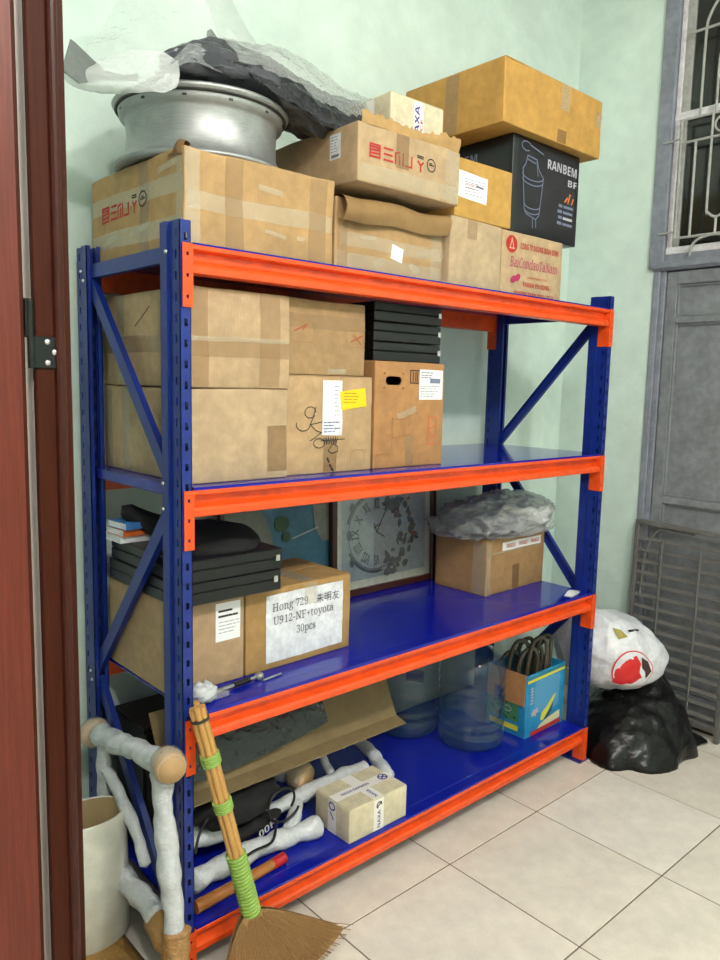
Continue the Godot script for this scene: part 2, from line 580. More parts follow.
# ------------------------------------------------------------------ the room
func build_room() -> void:
	var fl := struct("floor", span_mesh(Vector3(-2.6, -0.12, ZB - 0.15), Vector3(XR + 0.15, -0.002, ZF + 0.15)), M.grout)
	var ts := 0.4994
	var tx := 0.4395
	var tz := 0.106
	var full := box_mesh(Vector3(ts - 0.005, 0.01, ts - 0.005), 0.0012, Vector3(0, -0.005, 0))
	for i in range(-6, 6):
		for j in range(-3, 9):
			var x0 := maxf(tx + ts * i, -2.5)
			var x1 := minf(tx + ts * (i + 1), XR)
			var z0 := maxf(tz + ts * j, ZB)
			var z1 := minf(tz + ts * (j + 1), ZF)
			if x1 - x0 < 0.02 or z1 - z0 < 0.02:
				continue
			var whole := x1 - x0 > ts - 0.001 and z1 - z0 > ts - 0.001
			var me: ArrayMesh = full if whole else box_mesh(Vector3(x1 - x0 - 0.005, 0.01, z1 - z0 - 0.005), 0.0012, Vector3(0, -0.005, 0))
			part("tile", me, M.tiles[absi(i * 7 + j * 3 + i * j) % 4], fl, Vector3((x0 + x1) * 0.5, 0, (z0 + z1) * 0.5))
	struct("ceiling", span_mesh(Vector3(-2.6, CEIL, ZB - 0.15), Vector3(XR + 0.15, CEIL + 0.12, ZF + 0.15)), M.ceiling)
	struct("wall_back", span_mesh(Vector3(-2.6, -0.1, ZB - 0.14), Vector3(XR + 0.14, CEIL, ZB)), M.wall)
	# right wall with the opening for the old door and its transom window
	var s := S()
	span(s, Vector3(XR, -0.1, ZB), Vector3(XR + 0.14, CEIL, -0.175))
	span(s, Vector3(XR, 3.56, -0.175), Vector3(XR + 0.14, CEIL, 0.95))
	span(s, Vector3(XR, -0.1, 0.95), Vector3(XR + 0.14, CEIL, ZF))
	struct("wall_right", done(s), M.wall)
	struct("wall_front", span_mesh(Vector3(-2.6, -0.1, ZF), Vector3(XR + 0.14, CEIL, ZF + 0.14)), M.wall)
	# left wall with the doorway the picture is taken through
	s = S()
	span(s, Vector3(XO, -0.1, ZB), Vector3(XL, CEIL, 0.466))
	span(s, Vector3(XO, 3.44, 0.466), Vector3(XL, CEIL, 2.90))
	span(s, Vector3(XO, -0.1, 2.90), Vector3(XL, CEIL, ZF))
	struct("wall_left", done(s), M.wall)
	# hall side: plaster skin and far hall walls
	s = S()
	span(s, Vector3(XO - 0.006, 0, ZB), Vector3(XO, CEIL, 0.4655))
	span(s, Vector3(XO - 0.006, 3.44, 0.466), Vector3(XO, CEIL, 2.90))
	span(s, Vector3(XO - 0.006, 0, 2.90), Vector3(XO, CEIL, ZF))
	struct("wall_hall_skin", done(s), M.hallwall)
	struct("wall_hall", span_mesh(Vector3(-2.64, -0.1, ZB), Vector3(-2.5, CEIL, ZF)), M.hallwall)

func glow(col: Color, k: float) -> StandardMaterial3D:
	var em := mat(Color(1, 1, 1), 0.5)
	em.emission_enabled = true
	em.emission = col
	em.emission_energy_multiplier = k
	return em

# frosted globe hanging from the ceiling on a cord
func globe_lamp(label: String, x: float, y: float, z: float, energy: float, col: Color) -> void:
	var t := thing("globe_lamp", label, "lamp", Vector3(x, y, z))
	var s := S()
	lathe(s, [Vector2(0, 0.0), Vector2(0.05, 0.0), Vector2(0.05, -0.02), Vector2(0, -0.03)], 24, Vector3(0, CEIL - y, 0))
	part("ceiling_rose", done(s), M.white, t)
	s = S()
	tube(s, [Vector3(0, CEIL - y - 0.02, 0), Vector3(0, 0.10, 0)], 0.004, 8)
	part("cord", done(s), M.white, t)
	s = S()
	lathe(s, [Vector2(0.0, 0.125), Vector2(0.022, 0.122), Vector2(0.028, 0.085), Vector2(0.0, 0.084)], 20)
	part("socket", done(s), M.white, t)
	s = S()
	var prof := []
	for k in 15:
		var a := PI * k / 14.0
		prof.append(Vector2(maxf(sin(a), 0.0) * 0.09, cos(a) * 0.09))
	lathe(s, prof, 32)
	part("globe_bulb", done(s), glow(col, 5.0), t)
	var l := OmniLight3D.new()
	l.name = "globe_light"
	l.light_energy = energy
	l.light_color = col
	l.light_size = 0.08
	l.omni_range = 14.0
	l.omni_attenuation = 2.0
	l.shadow_enabled = true
	t.add_child(l)

func build_lamps() -> void:
	globe_lamp("frosted globe lamp hanging in the storage room", 0.40, 3.33, 2.50, 3.6, Color(1.0, 0.985, 0.965))
	globe_lamp("frosted globe lamp hanging in the hall before the open door", -1.15, 3.42, 2.55, 3.2, Color(1.0, 0.985, 0.965))
	globe_lamp("frosted globe lamp hanging in the hall behind the door leaf", -1.60, 3.42, -0.15, 0.8, Color(1.0, 0.97, 0.94))

# ------------------------------------------------------------------ old grey door with transom window
func bar(s: SurfaceTool, pts: Array, r := 0.006, per := 1) -> void:
	tube(s, pts, r, 8, per)

func build_right_door() -> void:
	var fr := struct_root("trim_1")
	var s := S()
	span(s, Vector3(XR - 0.018, 2.185, -0.208), Vector3(XR + 0.06, 3.57, -0.135), 0.004)
	part("frame_post", done(s), M.frame_grey, fr)
	part("frame_post", span_mesh(Vector3(XR - 0.018, 2.185, 0.86), Vector3(XR + 0.06, 3.57, 0.95), 0.004), M.frame_grey, fr)
	part("frame_head", span_mesh(Vector3(XR - 0.018, 3.50, -0.135), Vector3(XR + 0.06, 3.57, 0.86), 0.004), M.frame_grey, fr)
	# transom bar with a moulded lower edge
	s = S()
	extrude(s, PackedVector2Array([Vector2(0.06, 0.0), Vector2(-0.010, 0.0), Vector2(-0.030, 0.012), Vector2(-0.030, 0.030), Vector2(-0.014, 0.042), Vector2(-0.014, 0.072), Vector2(0.06, 0.072)]), Vector3(XR, 2.172, -0.185), Vector3(XR, 2.172, 0.86), Vector3.RIGHT, Vector3.UP)
	part("transom_bar", done(s), M.frame_grey, fr)
	# lower posts: two steps
	for side in 2:
		s = S()
		if side == 0:
			span(s, Vector3(XR - 0.010, 0, -0.182), Vector3(XR + 0.05, 2.172, -0.150), 0.003)
			span(s, Vector3(XR + 0.002, 0, -0.150), Vector3(XR + 0.05, 2.172, -0.124), 0.003)
		else:
			span(s, Vector3(XR - 0.010, 0, 0.90), Vector3(XR + 0.05, 2.172, 0.95), 0.003)
			span(s, Vector3(XR + 0.002, 0, 0.85), Vector3(XR + 0.05, 2.172, 0.90), 0.003)
		part("door_post", done(s), M.frame_grey, fr)
	# transom window
	var w := struct_root("window_1")
	var a0 := -0.135
	var a1 := 0.86
	var wx0 := XR + 0.004
	part("window_frame", span_mesh(Vector3(wx0, 2.244, a0), Vector3(wx0 + 0.04, 3.5, a0 + 0.022), 0.003), M.alu, w)
	part("window_frame", span_mesh(Vector3(wx0, 2.244, a1 - 0.022), Vector3(wx0 + 0.04, 3.5, a1), 0.003), M.alu, w)
	part("window_frame", span_mesh(Vector3(wx0 - 0.006, 2.244, a0), Vector3(wx0 + 0.04, 2.278, a1), 0.003), M.alu, w)
	part("window_frame", span_mesh(Vector3(wx0, 3.47, a0), Vector3(wx0 + 0.04, 3.5, a1), 0.003), M.alu, w)
	part("window_rail", span_mesh(Vector3(wx0 - 0.004, 2.845, a0), Vector3(wx0 + 0.04, 2.880, a1), 0.003), M.alu, w)
	part("sash_stile", span_mesh(Vector3(wx0 + 0.008, 2.278, a0 + 0.022), Vector3(wx0 + 0.03, 2.845, a0 + 0.052), 0.003), M.bar, w)
	part("sash_stile", span_mesh(Vector3(wx0 + 0.008, 2.880, a0 + 0.022), Vector3(wx0 + 0.03, 3.47, a0 + 0.060), 0.003), M.bar, w)
	part("pane", span_mesh(Vector3(wx0 + 0.018, 2.278, a0 + 0.05), Vector3(wx0 + 0.023, 2.845, a1 - 0.022)), M.night_glass, w)
	part("pane", span_mesh(Vector3(wx0 + 0.018, 2.880, a0 + 0.05), Vector3(wx0 + 0.023, 3.47, a1 - 0.022)), M.night_glass, w)
	# wrought window grille
	var g := thing("window_grille", "light grey wrought metal grille with curled bars before the dark transom window", "grille", Vector3(2.585, 2.23, -0.08))
	var o := Vector3(2.585, 2.23, -0.08)
	var P := func(z: float, y: float, dx := 0.0) -> Vector3: return Vector3(2.585 + dx, y, z) - o
	var lines := [
		[[-0.08, 2.31], [-0.08, 2.83]], [[-0.01, 2.31], [-0.01, 2.73]],
		[[-0.085, 2.31], [0.80, 2.31]], [[-0.085, 2.73], [0.80, 2.73]], [[-0.085, 2.83], [0.80, 2.83]], [[-0.085, 3.20], [0.80, 3.20]],
		[[0.105, 2.31], [0.105, 2.385]], [[0.24, 2.31], [0.24, 2.73]], [[0.31, 2.31], [0.31, 2.83]],
		[[0.0, 2.83], [0.0, 3.17], [0.012, 3.25], [0.05, 3.31], [0.105, 3.335], [0.16, 3.31], [0.198, 3.25], [0.21, 3.17], [0.21, 2.83]],
		[[0.07, 2.83], [0.07, 3.05], [0.082, 3.085], [0.105, 3.098], [0.128, 3.085], [0.14, 3.05], [0.14, 2.83]],
		[[0.06, 2.83], [0.06, 2.44], [0.068, 2.405], [0.09, 2.387], [0.105, 2.383], [0.12, 2.387], [0.142, 2.405], [0.15, 2.44], [0.15, 2.83]]]
	for k in [6, 7, 8, 9, 10, 11]:
		var again := []
		for q in lines[k]:
			again.append([q[0] + 0.46, q[1]])
		lines.append(again)
	for l in lines:
		s = S()
		var pts := []
		for q in l:
			pts.append(P.call(q[0], q[1]))
		bar(s, pts, 0.006, 1 if pts.size() < 3 else 4)
		part("grille_bar", done(s), M.bar, g)
	for sh in [0.0, 0.46]:
		s = S()
		var ring := []
		for k in 17:
			ring.append(P.call(sh + 0.105 + 0.034 * cos(TAU * k / 16), 2.78 + 0.034 * sin(TAU * k / 16)))
		bar(s, ring, 0.005)
		part("grille_ring", done(s), M.bar, g)
		s = S()
		bar(s, [P.call(sh, 2.225, -0.004), P.call(sh + 0.008, 2.262, -0.01), P.call(sh + 0.04, 2.292, -0.014), P.call(sh + 0.105, 2.304, -0.014), P.call(sh + 0.17, 2.292, -0.014), P.call(sh + 0.202, 2.262, -0.01), P.call(sh + 0.21, 2.225, -0.004)], 0.006, 4)
		part("grille_arch", done(s), M.bar, g)
	for hgt in [2.75, 2.34]:
		s = S()
		bar(s, [P.call(-0.085, hgt), P.call(-0.13, hgt, 0.012), P.call(-0.17, hgt, 0.014)], 0.005)
		part("wall_hook", done(s), M.bar, g)
	# door leaf: stiles, rails, panels
	var d := struct_root("door_1")
	var dx := XR + 0.006
	part("stile", span_mesh(Vector3(dx, 0.01, -0.120), Vector3(dx + 0.035, 2.165, -0.068), 0.003), M.door_grey, d)
	part("stile", span_mesh(Vector3(dx, 0.01, 0.79), Vector3(dx + 0.035, 2.165, 0.845), 0.003), M.door_grey, d)
	for q in [[2.105, 2.165], [1.925, 1.957], [1.066, 1.102], [0.01, 0.16]]:
		part("rail", span_mesh(Vector3(dx - 0.004, q[0], -0.068), Vector3(dx + 0.035, q[1], 0.79), 0.004), M.door_grey, d)
	for q in [[1.957, 2.105], [1.102, 1.925], [0.16, 1.066]]:
		part("panel", span_mesh(Vector3(dx + 0.018, q[0], -0.068), Vector3(dx + 0.03, q[1], 0.79)), M.door_grey, d)
		s = S()
		span(s, Vector3(dx + 0.006, q[0], -0.068), Vector3(dx + 0.018, q[1], -0.058), 0.003)
		span(s, Vector3(dx + 0.006, q[1] - 0.010, -0.058), Vector3(dx + 0.018, q[1], 0.79), 0.003)
		span(s, Vector3(dx + 0.006, q[0], -0.058), Vector3(dx + 0.018, q[0] + 0.010, 0.79), 0.003)
		part("panel_bead", done(s), M.door_grey, d)
	# slatted metal rack leaning on the door
	var r := thing("slatted_metal_rack", "old dark grey slatted metal rack leaning against the grey wooden door", "metal rack", Vector3(2.555, 0, 0.07))
	var lean := Basis(Vector3.BACK, -0.028)

	s = S()
	box(s, lean * Vector3(0, 0.49, -0.225), Vector3(0.03, 0.98, 0.022), 0.003, lean)
	part("side_post", done(s), M.rackgrey, r)
	s = S()
	box(s, lean * Vector3(0, 0.48, 0.240), Vector3(0.03, 0.96, 0.022), 0.003, lean)
	part("side_post", done(s), M.rackgrey, r)
	s = S()
	box(s, lean * Vector3(0, 0.965, 0.01), Vector3(0.03, 0.022, 0.48), 0.003, lean * Basis(Vector3.RIGHT, 0.03))
	part("top_rail", done(s), M.rackgrey, r)
	s = S()
	box(s, lean * Vector3(0, 0.06, 0.008), Vector3(0.03, 0.03, 0.46), 0.003, lean)
	part("bottom_rail", done(s), M.rackgrey, r)
	var slat := box_mesh(Vector3(0.022, 0.004, 0.455), 0.0012)
	for k in 15:
		var sl := part("slat", slat, M.rackgrey, r, lean * Vector3(0, 0.105 + 0.056 * k, 0.008))
		sl.basis = lean * Basis(Vector3.BACK, 0.7)
	for z in [-0.09, 0.095]:
		s = S()
		bar(s, [lean * Vector3(-0.012, 0.08, z), lean * Vector3(-0.012, 0.90, z)], 0.005)
		part("vertical_rod", done(s), M.rackgrey, r)
	s = S()
	bar(s, [lean * Vector3(0.004, 0.945, 0.05), lean * Vector3(0.004, 0.945, -0.09), lean * Vector3(0.004, 0.925, -0.135), lean * Vector3(0.004, 0.87, -0.165), lean * Vector3(0.004, 0.78, -0.185), lean * Vector3(0.004, 0.60, -0.19)], 0.008, 4)
	part("curved_tube", done(s), M.rackgrey, r)


# ------------------------------------------------------------------ the doorway at the left
func build_entry_door() -> void:
	var j := struct_root("trim_2")
	part("jamb_board", span_mesh(Vector3(XO - 0.0065, 0, 0.466), Vector3(-0.476, 3.44, 0.480), 0.002), M.darkwood, j)
	part("jamb_board", span_mesh(Vector3(XO - 0.002, 0, 2.868), Vector3(XL, 3.44, 2.90), 0.002), M.darkwood, j)
	part("jamb_head", span_mesh(Vector3(XO - 0.002, 3.41, 0.480), Vector3(XL, 3.44, 2.868), 0.002), M.darkwood, j)
	# rounded stop bead and inner lip
	var s := S()
	var prof := PackedVector2Array([Vector2(-0.012, -0.03), Vector2(-0.012, 0.0)])
	for k in 7:
		var a := PI * (1.0 - k / 6.0)
		prof.append(Vector2(0.0 + 0.008 * cos(a) - 0.002, 0.004 + 0.009 * sin(a)))
	prof.append(Vector2(0.008, -0.03))
	extrude(s, prof, Vector3(-0.470, 0, 0.478), Vector3(-0.470, 3.42, 0.478), Vector3.RIGHT, Vector3.BACK)
	part("jamb_bead", done(s), M.jamb_edge, j)
	part("inner_casing", span_mesh(Vector3(XL - 0.002, 0, 0.40), Vector3(XL + 0.010, 3.44, 0.470), 0.002), M.darkwood, j)
	# leaf, opened flat towards the hall
	var d := struct_root("door_2")
	part("leaf", span_mesh(Vector3(-1.36, 0.008, 0.436), Vector3(-0.5235, 2.30, 0.478), 0.002), M.redwood, d)
	s = S()
	span(s, Vector3(-0.528, 0.008, 0.434), Vector3(-0.522, 2.30, 0.4785), 0.001)
	part("leaf_edge", done(s), M.darkwood, d)
	# hinge
	var h := thing("door_hinge", "black metal hinge screwed to the dark wooden door jamb", "hinge", Vector3(-0.493, 1.62, 0.481))
	part("jamb_plate", box_mesh(Vector3(0.040, 0.047, 0.003), 0.001, Vector3(-0.002, 0.024, 0.001)), M.blackmetal, h)
	part("leaf_plate", box_mesh(Vector3(0.010, 0.056, 0.030), 0.001, Vector3(-0.024, 0.074, -0.012)), M.blackmetal, h)
	s = S()
	tube(s, [Vector3(-0.022, 0.0, 0.002), Vector3(-0.022, 0.10, 0.002)], 0.005, 10)
	part("knuckle", done(s), M.blackmetal, h)
	for q in [[0.002, 0.040], [0.0125, 0.025], [0.002, 0.009]]:
		s = S()
		lathe(s, [Vector2(0.0, 0.0022), Vector2(0.003, 0.002), Vector2(0.0045, 0.0)], 10, Vector3(q[0], q[1], 0.0026), Basis(Vector3.RIGHT, PI / 2))
		part("screw", done(s), M.bolt, h)

# ------------------------------------------------------------------ the rack
# sheet with a column of slots; o: lower start, u: across, n: outward
func slotted(s: SurfaceTool, o: Vector3, u: Vector3, n: Vector3, w: float, h: float, cells: int, pitch: float, first: float, cu: float, hw: float, hh: float, th := 0.002) -> void:
	for layer in 2:
		var off := n * (-th * layer)
		var out := n if layer == 0 else -n
		var P := func(a: float, b: float) -> Vector3: return o + off + u * a + Vector3.UP * b
		quad(s, P.call(0, 0), P.call(cu - hw, 0), P.call(cu - hw, h), P.call(0, h), out)
		quad(s, P.call(cu + hw, 0), P.call(w, 0), P.call(w, h), P.call(cu + hw, h), out)
		var y := 0.0
		for k in cells:
			var c := first + pitch * k
			quad(s, P.call(cu - hw, y), P.call(cu + hw, y), P.call(cu + hw, c - hh), P.call(cu - hw, c - hh), out)
			y = c + hh
			if layer == 0:
				for e in [[cu - hw, c - hh, cu - hw, c + hh], [cu + hw, c - hh, cu + hw, c + hh], [cu - hw, c - hh, cu + hw, c - hh], [cu - hw, c + hh, cu + hw, c + hh]]:
					var a: Vector3 = P.call(e[0], e[1])
					var b: Vector3 = P.call(e[2], e[3])
					quad(s, a, b, b - n * th, a - n * th, o + u * cu + Vector3.UP * c - a)
		quad(s, P.call(cu - hw, y), P.call(cu + hw, y), P.call(cu + hw, h), P.call(cu - hw, h), out)
	# rims
	for e in [[0.0, 0.0, 0.0, h, -u], [w, 0.0, w, h, u], [0.0, 0.0, w, 0.0, Vector3.DOWN], [0.0, h, w, h, Vector3.UP]]:
		var a: Vector3 = o + u * float(e[0]) + Vector3.UP * float(e[1])
		var b: Vector3 = o + u * float(e[2]) + Vector3.UP * float(e[3])
		quad(s, a, b, b - n * th, a - n * th, e[4])

func post_mesh() -> ArrayMesh:
	var s := S()
	var w := 0.030
	var d := 0.052
	var n := 39
	slotted(s, Vector3(0, 0, 0), Vector3.RIGHT, Vector3.BACK, w, RH, n, 0.05, 0.0453, 0.016, 0.0042, 0.009)
	slotted(s, Vector3(0, 0, 0), Vector3.FORWARD, Vector3.LEFT, d, RH, n, 0.05, 0.0553, 0.018, 0.0042, 0.010)
	slotted(s, Vector3(w, 0, 0), Vector3.FORWARD, Vector3.RIGHT, d, RH, n, 0.05, 0.0553, 0.018, 0.0042, 0.010)
	# stepped-out rear flanges with small lips
	span(s, Vector3(-0.007, 0, -0.084), Vector3(-0.0045, RH, -0.050))
	span(s, Vector3(w + 0.0045, 0, -0.084), Vector3(w + 0.007, RH, -0.050))
	span(s, Vector3(-0.007, 0, -0.052), Vector3(0.002, RH, -0.0495))
	span(s, Vector3(w - 0.002, 0, -0.052), Vector3(w + 0.007, RH, -0.0495))
	span(s, Vector3(-0.007, 0, -0.084), Vector3(0.006, RH, -0.0815))
	span(s, Vector3(w - 0.006, 0, -0.084), Vector3(w + 0.007, RH, -0.0815))
	return done(s)

func build_rack() -> void:
	var r := thing("storage_rack", "tall four level storage rack with blue posts and orange beams", "shelf rack")
	var pm := post_mesh()
	part("post", pm, M.blue, r, Vector3(-0.005, 0, 0))
	part("post", pm, M.blue, r, Vector3(RL - 0.025, 0, 0))
	var pr := part("post", pm, M.blue, r, Vector3(0.025, 0, -RD))
	pr.rotation.y = PI
	pr = part("post", pm, M.blue, r, Vector3(RL + 0.005, 0, -RD))
	pr.rotation.y = PI
	# beams: lip, groove, proud lower bar
	var prof := PackedVector2Array([Vector2(-0.002, 0.0), Vector2(0.0, 0.002), Vector2(0.0, 0.016), Vector2(-0.005, 0.023), Vector2(-0.020, 0.030), Vector2(-0.024, 0.034), Vector2(-0.024, 0.052), Vector2(-0.020, 0.054), Vector2(-0.003, 0.055), Vector2(0.0, 0.057), Vector2(0.0, 0.066), Vector2(-0.003, 0.068), Vector2(-0.042, 0.068), Vector2(-0.042, 0.0)])
	var s := S()
	extrude(s, prof, Vector3(0.0265, -0.068, 0), Vector3(RL - 0.0265, -0.068, 0), Vector3.BACK, Vector3.UP)
	var beam := done(s)
	# connectors: front plate with three holes and a side plate along the beam's end
	var conn := []
	for side in 2:
		s = S()
		slotted(s, Vector3(0.0, 0, 0.004), Vector3.RIGHT, Vector3.BACK, 0.028, 0.149, 3, 0.05, 0.0245, 0.013, 0.0032, 0.0045, 0.003)
		var x0 := 0.0250 if side == 0 else 0.0
		span(s, Vector3(x0, 0, -0.048), Vector3(x0 + 0.003, 0.149, 0.0035), 0.001)
		conn.append(done(s))
	for lv in 4:
		for back in 2:
			var b := part("beam", beam, M.orange, r, Vector3(0, BEAM[lv], 0.002 if back == 0 else -RD - 0.002))
			if back == 1:
				b.rotation.y = PI
				b.position.x = RL
			part("connector", conn[0], M.orange, b, Vector3(0.0, -0.149, 0))
			part("connector", conn[1], M.orange, b, Vector3(RL - 0.028, -0.149, 0))
	# shelves: folded sheets with turned-down edges
	for lv in 4:
		s = S()
		var y: float = DECK[lv]
		var inset: float = 0.012 if lv == 2 else 0.060
		box(s, Vector3(RL * 0.5, y - 0.0015, -RD * 0.5), Vector3(RL - inset, 0.003, RD - 0.088), 0.001)
		box(s, Vector3(RL * 0.5, y - 0.0015, -0.022), Vector3(RL - 0.060, 0.003, 0.046), 0.001)
		box(s, Vector3(RL * 0.5, y - 0.0015, -RD + 0.022), Vector3(RL - 0.060, 0.003, 0.046), 0.001)
		for z in [-0.0015, -RD + 0.0015]:
			box(s, Vector3(RL * 0.5, y - 0.006, z), Vector3(RL - 0.060, 0.012, 0.003), 0.001)
		var lipd: float = [0.010, 0.008, 0.030, 0.012][lv]
		for x in [inset * 0.5 + 0.0015, RL - inset * 0.5 - 0.0015]:
			box(s, Vector3(x, y - lipd * 0.5, -RD * 0.5), Vector3(0.003, lipd, RD - 0.176), 0.001)
		part("shelf_panel", done(s), M.deck, r)
	# side frames
	var U := PackedVector2Array([Vector2(-0.019, -0.008), Vector2(0.019, -0.008), Vector2(0.019, 0.010), Vector2(0.015, 0.010), Vector2(0.015, -0.003), Vector2(-0.015, -0.003), Vector2(-0.015, 0.010), Vector2(-0.019, 0.010)])
	for side in 2:
		var x := 0.010 if side == 0 else RL - 0.010
		var inner := Vector3.RIGHT if side == 0 else Vector3.LEFT
		var segs := [[1.912, -0.05, 1.912, -0.56], [0.08, -0.05, 0.08, -0.56]]
		if side == 0:
			segs.append_array([[1.885, -0.545, 1.350, -0.075], [1.285, -0.075, 0.715, -0.555], [0.690, -0.545, 0.13, -0.075]])
		else:
			segs.append_array([[1.885, -0.065, 1.350, -0.54], [1.300, -0.54, 0.735, -0.065], [0.690, -0.07, 0.13, -0.54]])
		for q in segs:
			var a := Vector3(x, q[0], q[1])
			var b := Vector3(x, q[2], q[3])
			var dir := (b - a).normalized()
			s = S()
			extrude(s, U, a, b, dir.cross(inner).normalized(), inner)
			var br := part("brace", done(s), M.blue, r)
			for e in [a, b]:
				s = S()
				lathe(s, [Vector2(0.0, 0.005), Vector2(0.003, 0.0045), Vector2(0.005, 0.002), Vector2(0.005, 0.0)], 10, e - inner * 0.0235, Basis(Vector3.BACK, PI / 2 if side == 0 else -PI / 2))
				part("bolt", done(s), M.bolt, br)
	# foot plates
	for x in [0.02, RL - 0.02]:
		for z in [-0.04, -RD + 0.04]:
			part("foot_plate", box_mesh(Vector3(0.07, 0.004, 0.10), 0.001, Vector3(0, 0.002, 0)), M.blue, r, Vector3(x, 0, z))

# ------------------------------------------------------------------ cartons
# A carton keeps its size and its dents, so that tape, labels and print follow its faces.
func carton(nm: String, label: String, cat: String, pos: Vector3, yaw: float, size: Vector3, m: Material, seed_: int, amp := 0.002, flaps := false, group := "", bulge := 0.0) -> Dictionary:
	var t := thing(nm, label, cat, pos, yaw, group)
	var C := {"node": t, "size": size, "amp": amp, "bulge": bulge, "n": noise(seed_, 0.028, false, 3), "mat": m}
	var s := S()
	var hw := size * 0.5
	var r := 0.004
	var hole := pending_hole
	pending_hole = []
	for k in 3:
		var i := (k + 1) % 3
		var j := (k + 2) % 3
		for sg in [-1.0, 1.0]:
			var us := ticks(hw[i], r)
			var vs := ticks(hw[j], r)
			if hole and k == 2:
				us.append_array([hole[0], hole[1]])
				vs.append_array([hole[2], hole[3]])
				us.sort()
				vs.sort()
			var n := Vector3.ZERO
			n[k] = sg
			var g := []
			for a in us:
				var row := []
				for b in vs:
					var p := Vector3.ZERO
					p[k] = sg * hw[k]
					p[i] = a
					p[j] = b
					var q := p.clamp(-hw + Vector3.ONE * r, hw - Vector3.ONE * r)
					p = q + (p - q).normalized() * r
					row.append(bend(C, p + Vector3(0, hw.y, 0)))
				g.append(row)
			for a in us.size() - 1:
				for b in vs.size() - 1:
					if hole and k == 2 and sg > 0.0 and us[a] >= hole[0] - 1e-5 and us[a + 1] <= hole[1] + 1e-5 and vs[b] >= hole[2] - 1e-5 and vs[b + 1] <= hole[3] + 1e-5:
						continue
					quad(s, g[a][b], g[a + 1][b], g[a + 1][b + 1], g[a][b + 1], n, 1)
	part("carton_body", done(s), m, t)
	if flaps:
		for sg in [-1.0, 1.0]:
			s = S()
			box(s, Vector3(0, size.y + 0.0012, sg * (size.z * 0.25 + 0.0005)), Vector3(size.x - 0.004, 0.003, size.z * 0.5 - 0.004), 0.0012)
			part("flap", done(s), m, t)
	return C

var pending_hole := []   # [x0, x1, y0, y1] of an opening in the front face, from the face's centre

func ticks(h: float, r: float) -> Array:
	var out := [-h, -h + r * 0.35, -h + r]
	var n := maxi(2, int(2.0 * h / 0.028))
	for k in range(1, n):
		out.append(-h + r + (2.0 * h - 2.0 * r) * k / n)
	out.append_array([h - r, h - r * 0.35, h])
	return out

func bend(C: Dictionary, p: Vector3) -> Vector3:
	var size: Vector3 = C.size
	var n: FastNoiseLite = C.n
	var q := p * 100.0
	var d := Vector3(n.get_noise_3dv(q), n.get_noise_3dv(q + Vector3(311, 7, 5)), n.get_noise_3dv(q + Vector3(17, 501, 90))) * float(C.amp) * 1.6
	d.y *= clampf(p.y / 0.03, 0.0, 1.0)
	if C.bulge != 0.0:
		var u := Vector3(p.x / (size.x * 0.5), p.y / (size.y * 0.5) - 1.0, p.z / (size.z * 0.5))
		var f := Vector3((1.0 - u.y * u.y) * (1.0 - u.z * u.z), 0.0, (1.0 - u.y * u.y) * (1.0 - u.x * u.x))
		d += Vector3(u.x, 0, u.z) * f * float(C.bulge)
	return p + d

func face_pt(C: Dictionary, f: String, u: float, v: float, off: float) -> Vector3:
	var z: Vector3 = C.size
	var p := Vector3.ZERO
	var n := Vector3.ZERO
	match f:
		"f":
			p = Vector3(-z.x / 2 + u, v, z.z / 2); n = Vector3.BACK
		"b":
			p = Vector3(z.x / 2 - u, v, -z.z / 2); n = Vector3.FORWARD
		"l":
			p = Vector3(-z.x / 2, v, -z.z / 2 + u); n = Vector3.LEFT
		"r":
			p = Vector3(z.x / 2, v, z.z / 2 - u); n = Vector3.RIGHT
		"t":
			p = Vector3(-z.x / 2 + u, z.y, z.z / 2 - v); n = Vector3.UP
	return bend(C, p) + n * off

func face_n(f: String) -> Vector3:
	return {"f": Vector3.BACK, "b": Vector3.FORWARD, "l": Vector3.LEFT, "r": Vector3.RIGHT, "t": Vector3.UP}[f]

# flat piece stuck on a face (tape, label, paper)
func stick(C: Dictionary, nm: String, f: String, u0: float, v0: float, u1: float, v1: float, m: Material, off := 0.0008, tilt := 0.0, wave := 0.0) -> MeshInstance3D:
	var s := S()
	var nu := clampi(int(absf(u1 - u0) / 0.014), 1, 40)
	var nv := clampi(int(absf(v1 - v0) / 0.014), 1, 40)
	var c := Vector2((u0 + u1) * 0.5, (v0 + v1) * 0.5)
	var nz := noise(int(u0 * 1000.0) + 7, 0.06, false, 2)
	var P := func(a: int, b: int) -> Vector3:
		var q := (Vector2(lerpf(u0, u1, float(a) / nu), lerpf(v0, v1, float(b) / nv)) - c).rotated(tilt) + c
		return face_pt(C, f, q.x, q.y, off + (wave * (0.5 + nz.get_noise_2d(q.x * 300.0, q.y * 500.0)) if wave > 0.0 else 0.0))
	for a in nu:
		for b in nv:
			quad(s, P.call(a, b), P.call(a + 1, b), P.call(a + 1, b + 1), P.call(a, b + 1), face_n(f), 1)
	return part(nm, done(s), m, C.node)

var fonts := {}
func font(kind: String) -> Font:
	if not fonts.has(kind):
		var f := SystemFont.new()
		f.font_names = PackedStringArray([{"b": "Droid Sans", "s": "Droid Sans", "serif": "Droid Serif", "mono": "Droid Sans Mono", "script": "Droid Serif"}[kind]])
		f.font_weight = 700 if kind == "b" else 400
		f.font_italic = kind == "script"
		fonts[kind] = f
	return fonts[kind]

